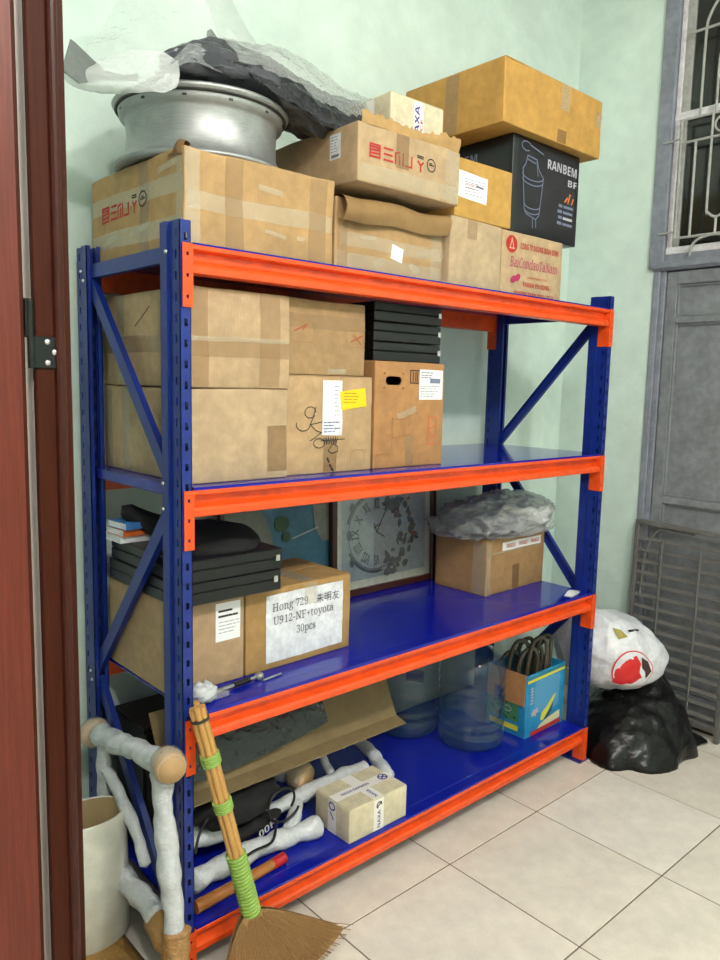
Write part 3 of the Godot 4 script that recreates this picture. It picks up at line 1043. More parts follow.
# lettering printed on a face: (u, v) is its centre, h the height of capitals, w its width (0: as the font has it)
func letters(C: Dictionary, nm: String, f: String, text: String, u: float, v: float, h: float, m: Material, kind := "s", w := 0.0, rot := 0.0, off := 0.0014, slant := 0.0) -> void:
	var tm := TextMesh.new()
	tm.text = text
	tm.font = font(kind)
	tm.font_size = 48
	tm.pixel_size = 0.01
	tm.depth = 0.0
	tm.curve_step = 2.0
	var arr := tm.get_mesh_arrays()
	var vs: PackedVector3Array = arr[Mesh.ARRAY_VERTEX]
	if vs.is_empty():
		return
	var lo := vs[0]
	var hi := vs[0]
	for p in vs:
		lo = lo.min(p)
		hi = hi.max(p)
	var ky := h / 0.345
	var kx := ky if w <= 0.0 else w / (hi.x - lo.x)
	var c := (lo + hi) * 0.5
	var ids: PackedInt32Array = arr[Mesh.ARRAY_INDEX] if arr[Mesh.ARRAY_INDEX] != null else PackedInt32Array(range(vs.size()))
	var pts := []
	for p in vs:
		var q := Vector2((p.x - c.x) * kx + slant * (p.y - c.y) * ky, (p.y - c.y) * ky).rotated(rot)
		pts.append(face_pt(C, f, u + q.x, v + q.y, off))
	var s := S()
	for k in range(0, ids.size(), 3):
		tri(s, pts[ids[k]], pts[ids[k + 1]], pts[ids[k + 2]], face_n(f))
	part(nm, done(s), m, C.node)

# drawn lines on a face
func strokes(C: Dictionary, nm: String, f: String, lines: Array, w: float, m: Material, off := 0.0014) -> void:
	var s := S()
	for l in lines:
		for i in l.size() - 1:
			var a: Vector2 = l[i]
			var b: Vector2 = l[i + 1]
			var d := (b - a).normalized()
			var n := Vector2(-d.y, d.x) * w * 0.5
			a -= d * w * 0.35
			b += d * w * 0.35
			var q := [a + n, b + n, b - n, a - n]
			quad(s, face_pt(C, f, q[0].x, q[0].y, off), face_pt(C, f, q[1].x, q[1].y, off), face_pt(C, f, q[2].x, q[2].y, off), face_pt(C, f, q[3].x, q[3].y, off), face_n(f))
	part(nm, done(s), m, C.node)

func arc(c: Vector2, r: Vector2, a0: float, a1: float, n := 16) -> Array:
	var out := []
	for k in n + 1:
		var a := lerpf(a0, a1, float(k) / n)
		out.append(c + Vector2(cos(a) * r.x, sin(a) * r.y))
	return out

# filled ellipse or polygon on a face
func fill(C: Dictionary, nm: String, f: String, poly: Array, m: Material, off := 0.0013) -> void:
	var pv := PackedVector2Array(poly)
	var idx := Geometry2D.triangulate_polygon(pv)
	var s := S()
	for k in range(0, idx.size(), 3):
		tri(s, face_pt(C, f, pv[idx[k]].x, pv[idx[k]].y, off), face_pt(C, f, pv[idx[k + 1]].x, pv[idx[k + 1]].y, off), face_pt(C, f, pv[idx[k + 2]].x, pv[idx[k + 2]].y, off), face_n(f))
	part(nm, done(s), m, C.node)

# rows of tiny print that no one can read: thin bars of uneven length
func print_rows(C: Dictionary, nm: String, f: String, u0: float, v1: float, w: float, rows: int, step: float, hgt: float, m: Material, seed_: int, off := 0.0018) -> void:
	var rng := RandomNumberGenerator.new()
	rng.seed = seed_
	var lines := []
	for k in rows:
		var x := u0
		var end := u0 + w * rng.randf_range(0.6, 1.0)
		while x < end:
			var l := rng.randf_range(0.006, 0.02)
			lines.append([Vector2(x, v1 - step * k), Vector2(minf(x + l, end), v1 - step * k)])
			x += l + rng.randf_range(0.003, 0.006)
	strokes(C, nm, f, lines, hgt, m, off)

# the red block letters with the ring, printed on two of the worn cartons
func worn_print(C: Dictionary, f: String, u: float, v: float, w: float, h: float, tilt := 0.0) -> void:
	var A := func(a: float, b: float) -> Vector2: return Vector2(u, v) + Vector2(a * w, b * h).rotated(tilt)
	var t := h * 0.15
	strokes(C, "red_print", f, [
		[A.call(0.0, 1.0), A.call(0.14, 1.0)], [A.call(0.0, 0.8), A.call(0.14, 0.8)], [A.call(0.0, 0.55), A.call(0.14, 0.62)], [A.call(0.0, 0.3), A.call(0.14, 0.35)], [A.call(0.0, 0.06), A.call(0.14, 0.06)],
		[A.call(0.0, 0.0), A.call(0.0, 1.0)], [A.call(0.14, 0.05), A.call(0.14, 1.0)],
		[A.call(0.20, 0.95), A.call(0.32, 0.95)], [A.call(0.20, 0.5), A.call(0.31, 0.5)], [A.call(0.20, 0.06), A.call(0.32, 0.06)],
		[A.call(0.36, 0.0), A.call(0.36, 0.8)], [A.call(0.36, 0.8), A.call(0.42, 0.9)], [A.call(0.42, 0.0), A.call(0.42, 0.62)], [A.call(0.47, 0.0), A.call(0.47, 0.9)],
		[A.call(0.51, 0.04), A.call(0.60, 0.04)], [A.call(0.60, 0.04), A.call(0.60, 0.85)]], t, M.ink_red)
	strokes(C, "red_print", f, [
		[A.call(0.70, 0.75), A.call(0.74, 0.45)], [A.call(0.78, 0.75), A.call(0.74, 0.45)], [A.call(0.74, 0.45), A.call(0.74, 0.0)]], t, M.ink_red)
	var cc: Vector2 = A.call(0.91, 0.75)
	strokes(C, "ring_print", f, [arc(cc, Vector2(h * 0.5, h * 0.5), 0, TAU, 20), [cc - Vector2(h * 0.28, 0).rotated(tilt), cc + Vector2(h * 0.28, 0).rotated(tilt)], [cc + Vector2(-h * 0.2, h * 0.14).rotated(tilt), cc + Vector2(h * 0.1, h * 0.14).rotated(tilt)], [A.call(0.69, 1.05), A.call(0.78, 1.05)], [A.call(0.69, 1.2), A.call(0.78, 1.2)]], h * 0.09, M.ink_black)

# pale scuffs where tape or paper was torn off
func scuffs(C: Dictionary, f: String, list: Array, m: Material) -> void:
	for q in list:
		stick(C, "tape_strip", f, q[0], q[1], q[0] + q[2], q[1] + q[3], m, 0.0009, q[4] if q.size() > 4 else 0.0)

# ------------------------------------------------------------------ top shelf
func build_top_shelf() -> void:
	var y: float = DECK[3]
	var m1 := card(rgb(198, 162, 112), 1)
	# large worn carton under the wheel
	var A := carton("worn_carton", "large dented tan carton with red print under the steel wheel", "box", Vector3(0.268, y, -0.312), 0.0, Vector3(0.476, 0.234, 0.53), m1, 21, 0.005)
	worn_print(A, "l", 0.075, 0.105, 0.265, 0.040, 0.02)
	for q in [[0.02, 0.17], [0.12, 0.03]]:
		stick(A, "tape_strip", "l", 0.004, q[0] + 0.01, 0.526, q[0] + 0.055, M.cleartape, 0.0007)
	stick(A, "tape_strip", "l", 0.30, 0.004, 0.35, 0.23, M.browntape, 0.0006)
	stick(A, "tape_strip", "l", 0.495, 0.004, 0.527, 0.23, M.cleartape, 0.0012)
	stick(A, "tape_strip", "f", 0.003, 0.004, 0.045, 0.23, M.cleartape, 0.0012)
	stick(A, "tape_strip", "f", 0.12, 0.004, 0.175, 0.23, M.tape, 0.0008)
	stick(A, "tape_strip", "f", 0.39, 0.004, 0.45, 0.23, M.tape, 0.0008)
	stick(A, "tape_strip", "f", 0.004, 0.09, 0.47, 0.135, M.cleartape, 0.0006)
	scuffs(A, "f", [[0.22, 0.165, 0.08, 0.014, -0.1], [0.34, 0.12, 0.05, 0.01], [0.24, 0.055, 0.07, 0.012, -0.15], [0.35, 0.055, 0.03, 0.012]], M.cleartape)
	scuffs(A, "l", [[0.24, 0.055, 0.12, 0.014, 0.15], [0.08, 0.045, 0.09, 0.014, 0.15], [0.4, 0.19, 0.1, 0.016, 0.1]], M.cleartape)
	# torn, lifted corner
	var s := S()
	var nz := noise(5, 0.2)
	patch(s, [[V(-0.236, 0.215, 0.262), V(-0.226, 0.244, 0.262), V(-0.214, 0.238, 0.268)], [V(-0.240, 0.214, 0.235), V(-0.232, 0.250, 0.232), V(-0.205, 0.242, 0.240)], [V(-0.238, 0.222, 0.19), V(-0.218, 0.236, 0.19), V(-0.196, 0.232, 0.20)]], 14, 12, func(p: Vector3, _u: float, _v: float) -> Vector3: return p + Vector3(1, 1, 1) * 0.006 * nz.get_noise_3dv(p * 100.0))
	part("torn_corner", done(s), card(rgb(150, 110, 70), 21), A.node)

	var B := carton("crushed_carton", "crushed tan carton with a folded dark flap beside the wheel carton", "box", Vector3(0.760, y, -0.315), 0.0, Vector3(0.455, 0.208, 0.48), card(rgb(194, 158, 110), 2), 22, 0.004)
	stick(B, "tape_strip", "f", 0.003, 0.01, 0.46, 0.055, M.cleartape, 0.001)
	stick(B, "tape_strip", "f", 0.02, 0.075, 0.46, 0.115, M.cleartape, 0.0012)
	stick(B, "tape_strip", "f", 0.01, 0.004, 0.05, 0.15, M.tape, 0.0016)
	stick(B, "tape_strip", "f", 0.40, 0.004, 0.455, 0.16, M.cleartape, 0.0016)
	stick(B, "label", "f", 0.225, 0.055, 0.275, 0.10, M.white, 0.002, -0.2)
	scuffs(B, "f", [[0.10, 0.10, 0.06, 0.012, 0.1], [0.15, 0.03, 0.05, 0.02, 0.4], [0.30, 0.03, 0.06, 0.02, -0.3], [0.34, 0.085, 0.06, 0.02, 0.2]], M.cleartape)
	s = S()
	var fn := noise(9, 0.05)
	var rows := []
	for q in [[0.215, -0.06], [0.214, 0.0], [0.205, 0.032], [0.182, 0.046], [0.160, 0.044], [0.140, 0.030]]:
		var row := []
		for k in 7:
			var u := k / 6.0
			row.append(Vector3(-0.222 + 0.446 * u, q[0] + (0.020 * u * (q[1] / 0.046) if q[1] > 0.02 else 0.0) - 0.006 * sin(u * 9.0) * q[1] * 20.0, 0.236 + q[1] * (0.85 + 0.25 * sin(u * 6.0 + 1.0))))
		rows.append(row)
	patch(s, rows, 30, 14, func(p: Vector3, _u: float, _v: float) -> Vector3: return p + Vector3(0, 1, 1) * 0.005 * fn.get_noise_3dv(p * 100.0))
	part("folded_flap", done(s), card(rgb(168, 134, 86), 3), B.node)

	# open carton lying across the two
	var C := carton("open_carton", "low tan carton with red block print and raised torn flap", "box", Vector3(0.764, 2.174, -0.200), 0.0, Vector3(0.428, 0.160, 0.40), card(rgb(202, 174, 136), 4), 23, 0.003)
	worn_print(C, "f", 0.045, 0.072, 0.27, 0.036, -0.02)
	stick(C, "label", "l", 0.275, 0.075, 0.325, 0.145, M.paper, 0.001)
	print_rows(C, "label_print", "l", 0.279, 0.137, 0.042, 6, 0.008, 0.002, M.ink_grey, 3)
	stick(C, "barcode", "l", 0.283, 0.08, 0.318, 0.088, M.ink_grey, 0.0016)
	stick(C, "tape_strip", "f", 0.145, 0.06, 0.195, 0.157, M.browntape, 0.0022)
	stick(C, "tape_strip", "f", 0.36, 0.004, 0.42, 0.155, M.cleartape, 0.001)
	stick(C, "tape_strip", "f", 0.004, 0.006, 0.42, 0.05, M.cleartape, 0.0012, 0.0, 0.003)
	s = S()
	rows = []
	for q in [[0.158, 0.199], [0.172, 0.203], [0.186, 0.199]]:
		var row := []
		for k in 8:
			var u := k / 7.0
			row.append(Vector3(-0.205 + 0.41 * u, q[0] + (0.006 * sin(u * 9.0) + 0.006 * u if q[0] > 0.165 else 0.0), q[1] - 0.3 * (q[0] - 0.158) * sin(u * 5.0)))
		rows.append(row)
	var torn := noise(19, 0.25, true, 2)
	patch(s, rows, 60, 8, func(p: Vector3, _u: float, v: float) -> Vector3: return p + Vector3(0, 0.010 * v * torn.get_noise_1d(p.x * 100.0), 0.004 * fn.get_noise_3dv(p * 120.0)))
	part("raised_flap", done(s), card(rgb(200, 162, 106), 5), C.node)
	s = S()
	box(s, Vector3(-0.09, 0.166, 0.02), Vector3(0.22, 0.003, 0.30), 0.001, Basis(Vector3.BACK, 0.06) * Basis(Vector3.RIGHT, -0.02))
	part("side_flap", done(s), C.mat, C.node)

	# small cream box
	var D := carton("cream_carton", "small cream carton with purple printed tape on the open carton", "box", Vector3(0.892, 2.352, -0.205), -0.03, Vector3(0.232, 0.142, 0.20), M.cream_card, 24, 0.001, true)
	stick(D, "white_tape", "f", 0.098, 0.002, 0.142, 0.139, M.whitetape, 0.0007)
	letters(D, "tape_print", "f", "NAXA", 0.113, 0.07, 0.020, M.ink_blue, "b", 0.115, PI / 2)
	letters(D, "tape_print", "f", "RSCE", 0.133, 0.055, 0.010, M.ink_magenta, "b", 0.07, PI / 2)
	stick(D, "white_tape", "l", 0.085, 0.002, 0.125, 0.139, M.whitetape, 0.0007)
	letters(D, "tape_print", "l", "NA", 0.105, 0.07, 0.020, M.ink_blue, "b", 0.05, PI / 2)

	# plain and red-printed cartons
	var E1 := carton("plain_carton", "plain tan carton between crushed carton and red printed carton", "box", Vector3(1.130, y, -0.27), 0.0, Vector3(0.27, 0.224, 0.45), card(rgb(206, 182, 148), 6), 25, 0.002)
	stick(E1, "tape_strip", "f", 0.085, 0.16, 0.135, 0.222, M.tape, 0.0008)
	var E2 := carton("printed_carton", "tan carton printed with red script and emblems", "box", Vector3(1.458, y, -0.275), 0.0, Vector3(0.372, 0.222, 0.45), card(rgb(208, 180, 142), 7), 26, 0.0012)
	fill(E2, "emblem", "f", arc(Vector2(0.055, 0.178), Vector2(0.033, 0.030), 0, TAU - 0.3, 20), M.ink_red)
	strokes(E2, "emblem_figure", "f", [[Vector2(0.055, 0.198), Vector2(0.046, 0.168)], [Vector2(0.055, 0.198), Vector2(0.066, 0.166)], [Vector2(0.042, 0.164), Vector2(0.070, 0.164)]], 0.004, mat(rgb(220, 170, 140), 0.6), 0.0022)
	letters(E2, "red_print", "f", "CONG TY DUONG BINH DINH", 0.225, 0.178, 0.020, M.ink_red, "b", 0.235)
	letters(E2, "script_print", "f", "BaiCondaoTaNam", 0.195, 0.120, 0.034, M.ink_magenta, "script", 0.29, 0.0, 0.0014, 0.15)
	for q in [[0.07, 0.058, 0.5], [0.095, 0.066, 0.5]]:
		var el := []
		for p in arc(Vector2.ZERO, Vector2(0.019, 0.012), 0, TAU - 0.3, 14):
			el.append(p.rotated(q[2]) + Vector2(q[0], q[1]))
		fill(E2, "seed_emblem", "f", el, M.ink_magenta)
	letters(E2, "red_print", "f", "SAN PHAM CUA", 0.215, 0.072, 0.009, M.ink_red, "s", 0.12)
	letters(E2, "red_print", "f", "THANH PHUONG", 0.21, 0.046, 0.017, M.ink_red, "b", 0.165)
	letters(E2, "red_print", "f", "DUONG TRAN PHU - SO 5", 0.20, 0.014, 0.011, M.ink_red, "b", 0.24)

	var F := carton("labelled_carton", "ochre carton with a white shipping label beside the black box", "box", Vector3(1.165, y + 0.226, -0.21), 0.0, Vector3(0.30, 0.188, 0.32), card(rgb(214, 168, 86), 8), 27, 0.002)
	stick(F, "shipping_label", "f", 0.012, 0.060, 0.165, 0.145, M.white, 0.001, -0.05)
	print_rows(F, "label_print", "f", 0.045, 0.125, 0.11, 6, 0.0095, 0.002, M.ink_pale, 4)
	stick(F, "barcode", "f", 0.105, 0.105, 0.145, 0.111, M.ink_grey, 0.0018, -0.1)
	print_rows(F, "label_print", "f", 0.055, 0.11, 0.05, 2, 0.012, 0.002, M.ink_red, 5)

	var G := carton("black_product_box", "black printed box with a white line drawing of a vacuum cleaner", "box", Vector3(1.540, y + 0.224, -0.29), 0.0, Vector3(0.42, 0.335, 0.45), M.blackbox, 28, 0.0008)
	letters(G, "white_print", "f", "RANBEM", 0.305, 0.270, 0.032, M.ink_white, "b", 0.19)
	letters(G, "white_print", "f", "BF", 0.375, 0.225, 0.024, M.ink_white, "b", 0.06)
	letters(G, "white_print", "l", "RANBEM", 0.20, 0.28, 0.026, M.ink_pale, "b", 0.18)
	var w := []
	w.append_array([[Vector2(0.06, 0.225), Vector2(0.078, 0.09), Vector2(0.09, 0.075), Vector2(0.15, 0.062), Vector2(0.168, 0.08), Vector2(0.185, 0.205)], arc(Vector2(0.122, 0.212), Vector2(0.064, 0.018), PI, TAU, 14), arc(Vector2(0.122, 0.196), Vector2(0.062, 0.018), PI, TAU, 14), arc(Vector2(0.124, 0.110), Vector2(0.048, 0.014), PI, TAU, 12), arc(Vector2(0.124, 0.092), Vector2(0.046, 0.014), PI, TAU, 12)])
	w.append_array([[Vector2(0.058, 0.225), Vector2(0.075, 0.245), Vector2(0.085, 0.275), Vector2(0.14, 0.270), Vector2(0.158, 0.235), Vector2(0.186, 0.212)], [Vector2(0.085, 0.262), Vector2(0.135, 0.256)], [Vector2(0.14, 0.27), Vector2(0.152, 0.215)], arc(Vector2(0.075, 0.305), Vector2(0.028, 0.016), 0.4, PI * 1.7, 12), [Vector2(0.10, 0.312), Vector2(0.18, 0.296)], [Vector2(0.13, 0.062), Vector2(0.132, 0.03)], [Vector2(0.15, 0.062), Vector2(0.152, 0.034)]])
	strokes(G, "line_drawing", "f", w, 0.0036, M.ink_pale)
	for k in 4:
		stick(G, "spec_bar", "f", 0.285 + 0.006 * (k % 2), 0.068 + 0.021 * k, 0.315, 0.079 + 0.021 * k, M.ink_pale, 0.0012)
		stick(G, "spec_bar", "f", 0.322, 0.068 + 0.021 * k, 0.385, 0.077 + 0.021 * k, M.ink_white if k == 1 else M.ink_pale, 0.0012)
	strokes(G, "flame_print", "f", [[Vector2(0.33, 0.155), Vector2(0.345, 0.17)], [Vector2(0.35, 0.152), Vector2(0.362, 0.185)], [Vector2(0.375, 0.152), Vector2(0.385, 0.172)]], 0.007, M.ink_orange)

	var H := carton("big_carton", "big clean ochre carton on top of the black box", "box", Vector3(1.522, y + 0.561, -0.262), 0.0, Vector3(0.604, 0.208, 0.47), card(rgb(212, 164, 84), 9), 29, 0.0025, true)
	stick(H, "tape_strip", "f", 0.325, 0.12, 0.385, 0.206, M.cleartape, 0.0009, -0.05)
	stick(H, "tape_strip", "f", 0.315, 0.004, 0.37, 0.05, M.browntape, 0.0009)
	stick(H, "tape_strip", "l", 0.205, 0.004, 0.265, 0.204, M.tape, 0.0009)
	stick(H, "tape_strip", "f", 0.565, 0.11, 0.60, 0.165, M.cleartape, 0.0009, -0.3)

	# wheel
	var wh := thing("steel_wheel", "large silver steel truck wheel lying flat on the worn carton", "wheel", Vector3(0.232, y + 0.236, -0.300))
	s = S()
	lathe(s, [Vector2(0.185, 0.0), Vector2(0.232, 0.002), Vector2(0.238, 0.009), Vector2(0.232, 0.016), Vector2(0.220, 0.021), Vector2(0.214, 0.032), Vector2(0.206, 0.046), Vector2(0.204, 0.085), Vector2(0.206, 0.128), Vector2(0.211, 0.136), Vector2(0.222, 0.140), Vector2(0.224, 0.150), Vector2(0.225, 0.157), Vector2(0.236, 0.162), Vector2(0.240, 0.169), Vector2(0.235, 0.175), Vector2(0.224, 0.175), Vector2(0.218, 0.168), Vector2(0.210, 0.150), Vector2(0.198, 0.136), Vector2(0.194, 0.08), Vector2(0.193, 0.02), Vector2(0.185, 0.0)], 72)
	part("rim", done(s), M.steel, wh)
	s = S()
	lathe(s, [Vector2(0.195, 0.100), Vector2(0.18, 0.110), Vector2(0.15, 0.098), Vector2(0.10, 0.085), Vector2(0.08, 0.07), Vector2(0.08, 0.062), Vector2(0.10, 0.075), Vector2(0.15, 0.088), Vector2(0.18, 0.10), Vector2(0.195, 0.09)], 48)
	part("disc", done(s), M.steel, wh)
	s = S()
	lathe(s, [Vector2(0.2255, 0.1565), Vector2(0.2325, 0.1600), Vector2(0.2335, 0.1580), Vector2(0.2265, 0.1545), Vector2(0.2255, 0.1565)], 64)
	part("rubber_residue", done(s), M.darksteel, wh)
	for k in 12:
		var a := TAU * k / 12.0 + 0.2
		s = S()
		box(s, Vector3(cos(a), 0, sin(a)) * 0.2225 + Vector3(0, 0.146, 0), Vector3(0.004, 0.006, 0.012), 0.001, Basis(Vector3.UP, -a))
		part("balance_weight", done(s), M.darksteel, wh)

	build_plastic_heap()

func crumpler(seed_: int, amp: float, f1 := 0.06) -> Callable:
	var r := noise(seed_, f1, true, 3)
	var m := noise(seed_ + 1, f1 * 0.6, false, 2)
	return func(p: Vector3, _u: float, _v: float) -> Vector3:
		var q := p * 100.0
		return p + Vector3(m.get_noise_3dv(q + Vector3(90, 0, 0)), r.get_noise_3dv(q), m.get_noise_3dv(q + Vector3(0, 0, 70))) * amp

func plain_sheet(p: Vector3, _u: float, _v: float) -> Vector3:
	return p

func V(x: float, y: float, z: float) -> Vector3:
	return Vector3(x, y, z)

func sheet(parent: Node3D, nm: String, rows: Array, o: Vector3, nu: int, nv: int, f: Callable, m: Material) -> void:
	for r in rows:
		for k in r.size():
			r[k] = r[k] - o
	var s := S()
	patch(s, rows, nu, nv, f)
	part(nm, done(s), m, parent)

func build_plastic_heap() -> void:
	# dark plastic sheeting and parts bundled in clear film on the wheel
	var o := Vector3(0.25, 2.348, -0.3)
	var h := thing("wrapped_plastic_bundle", "bundle of dark grey plastic in crumpled clear film on the wheel", "bundle", o)
	var fold := func(seed_: int, amp: float) -> Callable:
		var n := noise(seed_, 0.10, true, 2)
		var w := noise(seed_ + 3, 0.05, false, 2)
		return func(p: Vector3, _u: float, _v: float) -> Vector3:
			# long folds that run with the bundle
			var q := Vector3(p.x * 30.0 - p.y * 60.0, p.y * 100.0, p.z * 120.0)
			return p + Vector3(0.2 * w.get_noise_3dv(p * 100.0), n.get_noise_3dv(q), 0.8 * n.get_noise_3dv(q + Vector3(40, 9, 3))) * amp
	sheet(h, "plastic_part", [
		[V(0.03, 2.352, -0.20), V(0.15, 2.356, -0.20), V(0.29, 2.356, -0.20), V(0.42, 2.350, -0.22), V(0.53, 2.338, -0.26), V(0.70, 2.360, -0.30)],
		[V(0.03, 2.352, -0.13), V(0.15, 2.358, -0.075), V(0.29, 2.356, -0.065), V(0.42, 2.338, -0.09), V(0.53, 2.322, -0.12), V(0.70, 2.375, -0.17)],
		[V(0.03, 2.385, -0.16), V(0.15, 2.430, -0.12), V(0.30, 2.430, -0.11), V(0.44, 2.405, -0.14), V(0.57, 2.400, -0.17), V(0.745, 2.440, -0.21)],
		[V(0.07, 2.410, -0.22), V(0.18, 2.475, -0.20), V(0.33, 2.492, -0.19), V(0.47, 2.470, -0.20), V(0.60, 2.462, -0.22), V(0.770, 2.480, -0.24)],
		[V(0.09, 2.40, -0.32), V(0.20, 2.470, -0.32), V(0.36, 2.500, -0.31), V(0.50, 2.490, -0.31), V(0.63, 2.470, -0.32), V(0.775, 2.480, -0.32)],
		[V(0.09, 2.36, -0.42), V(0.22, 2.40, -0.44), V(0.36, 2.42, -0.45), V(0.50, 2.40, -0.45), V(0.64, 2.40, -0.44), V(0.76, 2.42, -0.42)]], o, 90, 60, fold.call(61, 0.020), M.greyplastic)
	sheet(h, "plastic_part", [
		[V(0.24, 2.356, -0.055), V(0.36, 2.346, -0.058), V(0.48, 2.316, -0.085), V(0.60, 2.335, -0.12), V(0.72, 2.385, -0.16)],
		[V(0.22, 2.410, -0.085), V(0.36, 2.405, -0.085), V(0.50, 2.378, -0.11), V(0.62, 2.385, -0.15), V(0.75, 2.440, -0.19)],
		[V(0.22, 2.445, -0.13), V(0.36, 2.450, -0.13), V(0.50, 2.425, -0.15), V(0.63, 2.425, -0.18), V(0.765, 2.465, -0.21)]], o, 60, 24, fold.call(66, 0.014), M.darkplastic)
	sheet(h, "plastic_part", [
		[V(0.03, 2.345, -0.10), V(0.09, 2.372, -0.08), V(0.16, 2.372, -0.07), V(0.24, 2.368, -0.07)],
		[V(0.03, 2.372, -0.13), V(0.09, 2.410, -0.11), V(0.16, 2.420, -0.11), V(0.25, 2.410, -0.10)],
		[V(0.05, 2.390, -0.18), V(0.10, 2.432, -0.18), V(0.18, 2.450, -0.18), V(0.26, 2.450, -0.17)]], o, 40, 22, fold.call(69, 0.016), M.film_grey)
	# flat grey panel sticking out at the left
	var s := S()
	extrude(s, PackedVector2Array([Vector2(-0.190, 2.318), Vector2(-0.168, 2.392), Vector2(-0.158, 2.388), Vector2(-0.088, 2.345), Vector2(-0.04, 2.345), Vector2(0.0, 2.362), Vector2(0.0, 2.345), Vector2(-0.09, 2.322), Vector2(-0.150, 2.298)]), Vector3(-o.x, -o.y, -0.214 - o.z), Vector3(-o.x, -o.y, -0.210 - o.z), Vector3.RIGHT, Vector3.UP)
	part("grey_panel", done(s), M.greypanel, h)
	# pointed dark fin
	s = S()
	extrude(s, PackedVector2Array([Vector2(0.215, 2.46), Vector2(0.225, 2.545), Vector2(0.28, 2.50), Vector2(0.30, 2.46)]), Vector3(-o.x, -o.y, -0.26 - o.z), Vector3(-o.x, -o.y, -0.24 - o.z), Vector3.RIGHT, Vector3.UP)
	part("plastic_fin", done(s), M.darkplastic, h)
	# clear film: tall bag, hanging fold at the left, loose film over the dark parts
	sheet(h, "clear_film", [
		[V(-0.10, 2.365, -0.26), V(-0.02, 2.375, -0.18), V(0.08, 2.385, -0.14), V(0.22, 2.44, -0.16), V(0.36, 2.46, -0.18), V(0.46, 2.46, -0.22)],
		[V(-0.09, 2.42, -0.28), V(0.00, 2.45, -0.22), V(0.12, 2.48, -0.18), V(0.26, 2.50, -0.18), V(0.38, 2.50, -0.20), V(0.47, 2.48, -0.25)],
		[V(-0.03, 2.49, -0.32), V(0.05, 2.54, -0.26), V(0.15, 2.58, -0.22), V(0.27, 2.58, -0.22), V(0.36, 2.55, -0.24), V(0.45, 2.51, -0.29)],
		[V(0.03, 2.60, -0.34), V(0.09, 2.66, -0.30), V(0.17, 2.69, -0.27), V(0.26, 2.68, -0.27), V(0.33, 2.62, -0.28), V(0.40, 2.54, -0.33)],
		[V(0.06, 2.64, -0.40), V(0.12, 2.68, -0.38), V(0.18, 2.70, -0.36), V(0.26, 2.68, -0.36), V(0.32, 2.61, -0.38), V(0.38, 2.53, -0.42)]], o, 50, 44, crumpler(71, 0.016), M.film)
	sheet(h, "hanging_film", [
		[V(-0.13, 2.372, -0.25), V(-0.085, 2.372, -0.20), V(-0.03, 2.390, -0.155), V(0.02, 2.392, -0.13), V(0.055, 2.372, -0.11)],
		[V(-0.175, 2.335, -0.25), V(-0.11, 2.330, -0.19), V(-0.04, 2.345, -0.14), V(0.015, 2.352, -0.11), V(0.050, 2.345, -0.095)],
		[V(-0.155, 2.300, -0.25), V(-0.10, 2.296, -0.185), V(-0.04, 2.302, -0.13), V(0.012, 2.312, -0.10), V(0.042, 2.318, -0.090)],
		[V(-0.10, 2.296, -0.24), V(-0.07, 2.285, -0.18), V(-0.03, 2.284, -0.12), V(0.008, 2.286, -0.092), V(0.030, 2.296, -0.085)]], o, 40, 26, crumpler(73, 0.009), M.film_thick)
	sheet(h, "clear_film", [
		[V(0.20, 2.40, -0.055), V(0.36, 2.40, -0.05), V(0.52, 2.37, -0.09), V(0.66, 2.39, -0.14), V(0.80, 2.44, -0.21)],
		[V(0.20, 2.46, -0.11), V(0.36, 2.475, -0.11), V(0.54, 2.46, -0.14), V(0.70, 2.465, -0.18), V(0.86, 2.50, -0.26)],
		[V(0.24, 2.51, -0.24), V(0.40, 2.54, -0.24), V(0.56, 2.56, -0.26), V(0.72, 2.53, -0.30), V(0.92, 2.55, -0.36)],
		[V(0.30, 2.50, -0.42), V(0.44, 2.58, -0.44), V(0.60, 2.62, -0.44), V(0.78, 2.57, -0.46), V(1.02, 2.60, -0.46)],
		[V(0.30, 2.40, -0.52), V(0.44, 2.48, -0.55), V(0.60, 2.52, -0.55), V(0.78, 2.48, -0.55), V(1.02, 2.50, -0.54)]], o, 64, 44, crumpler(75, 0.020), M.film)

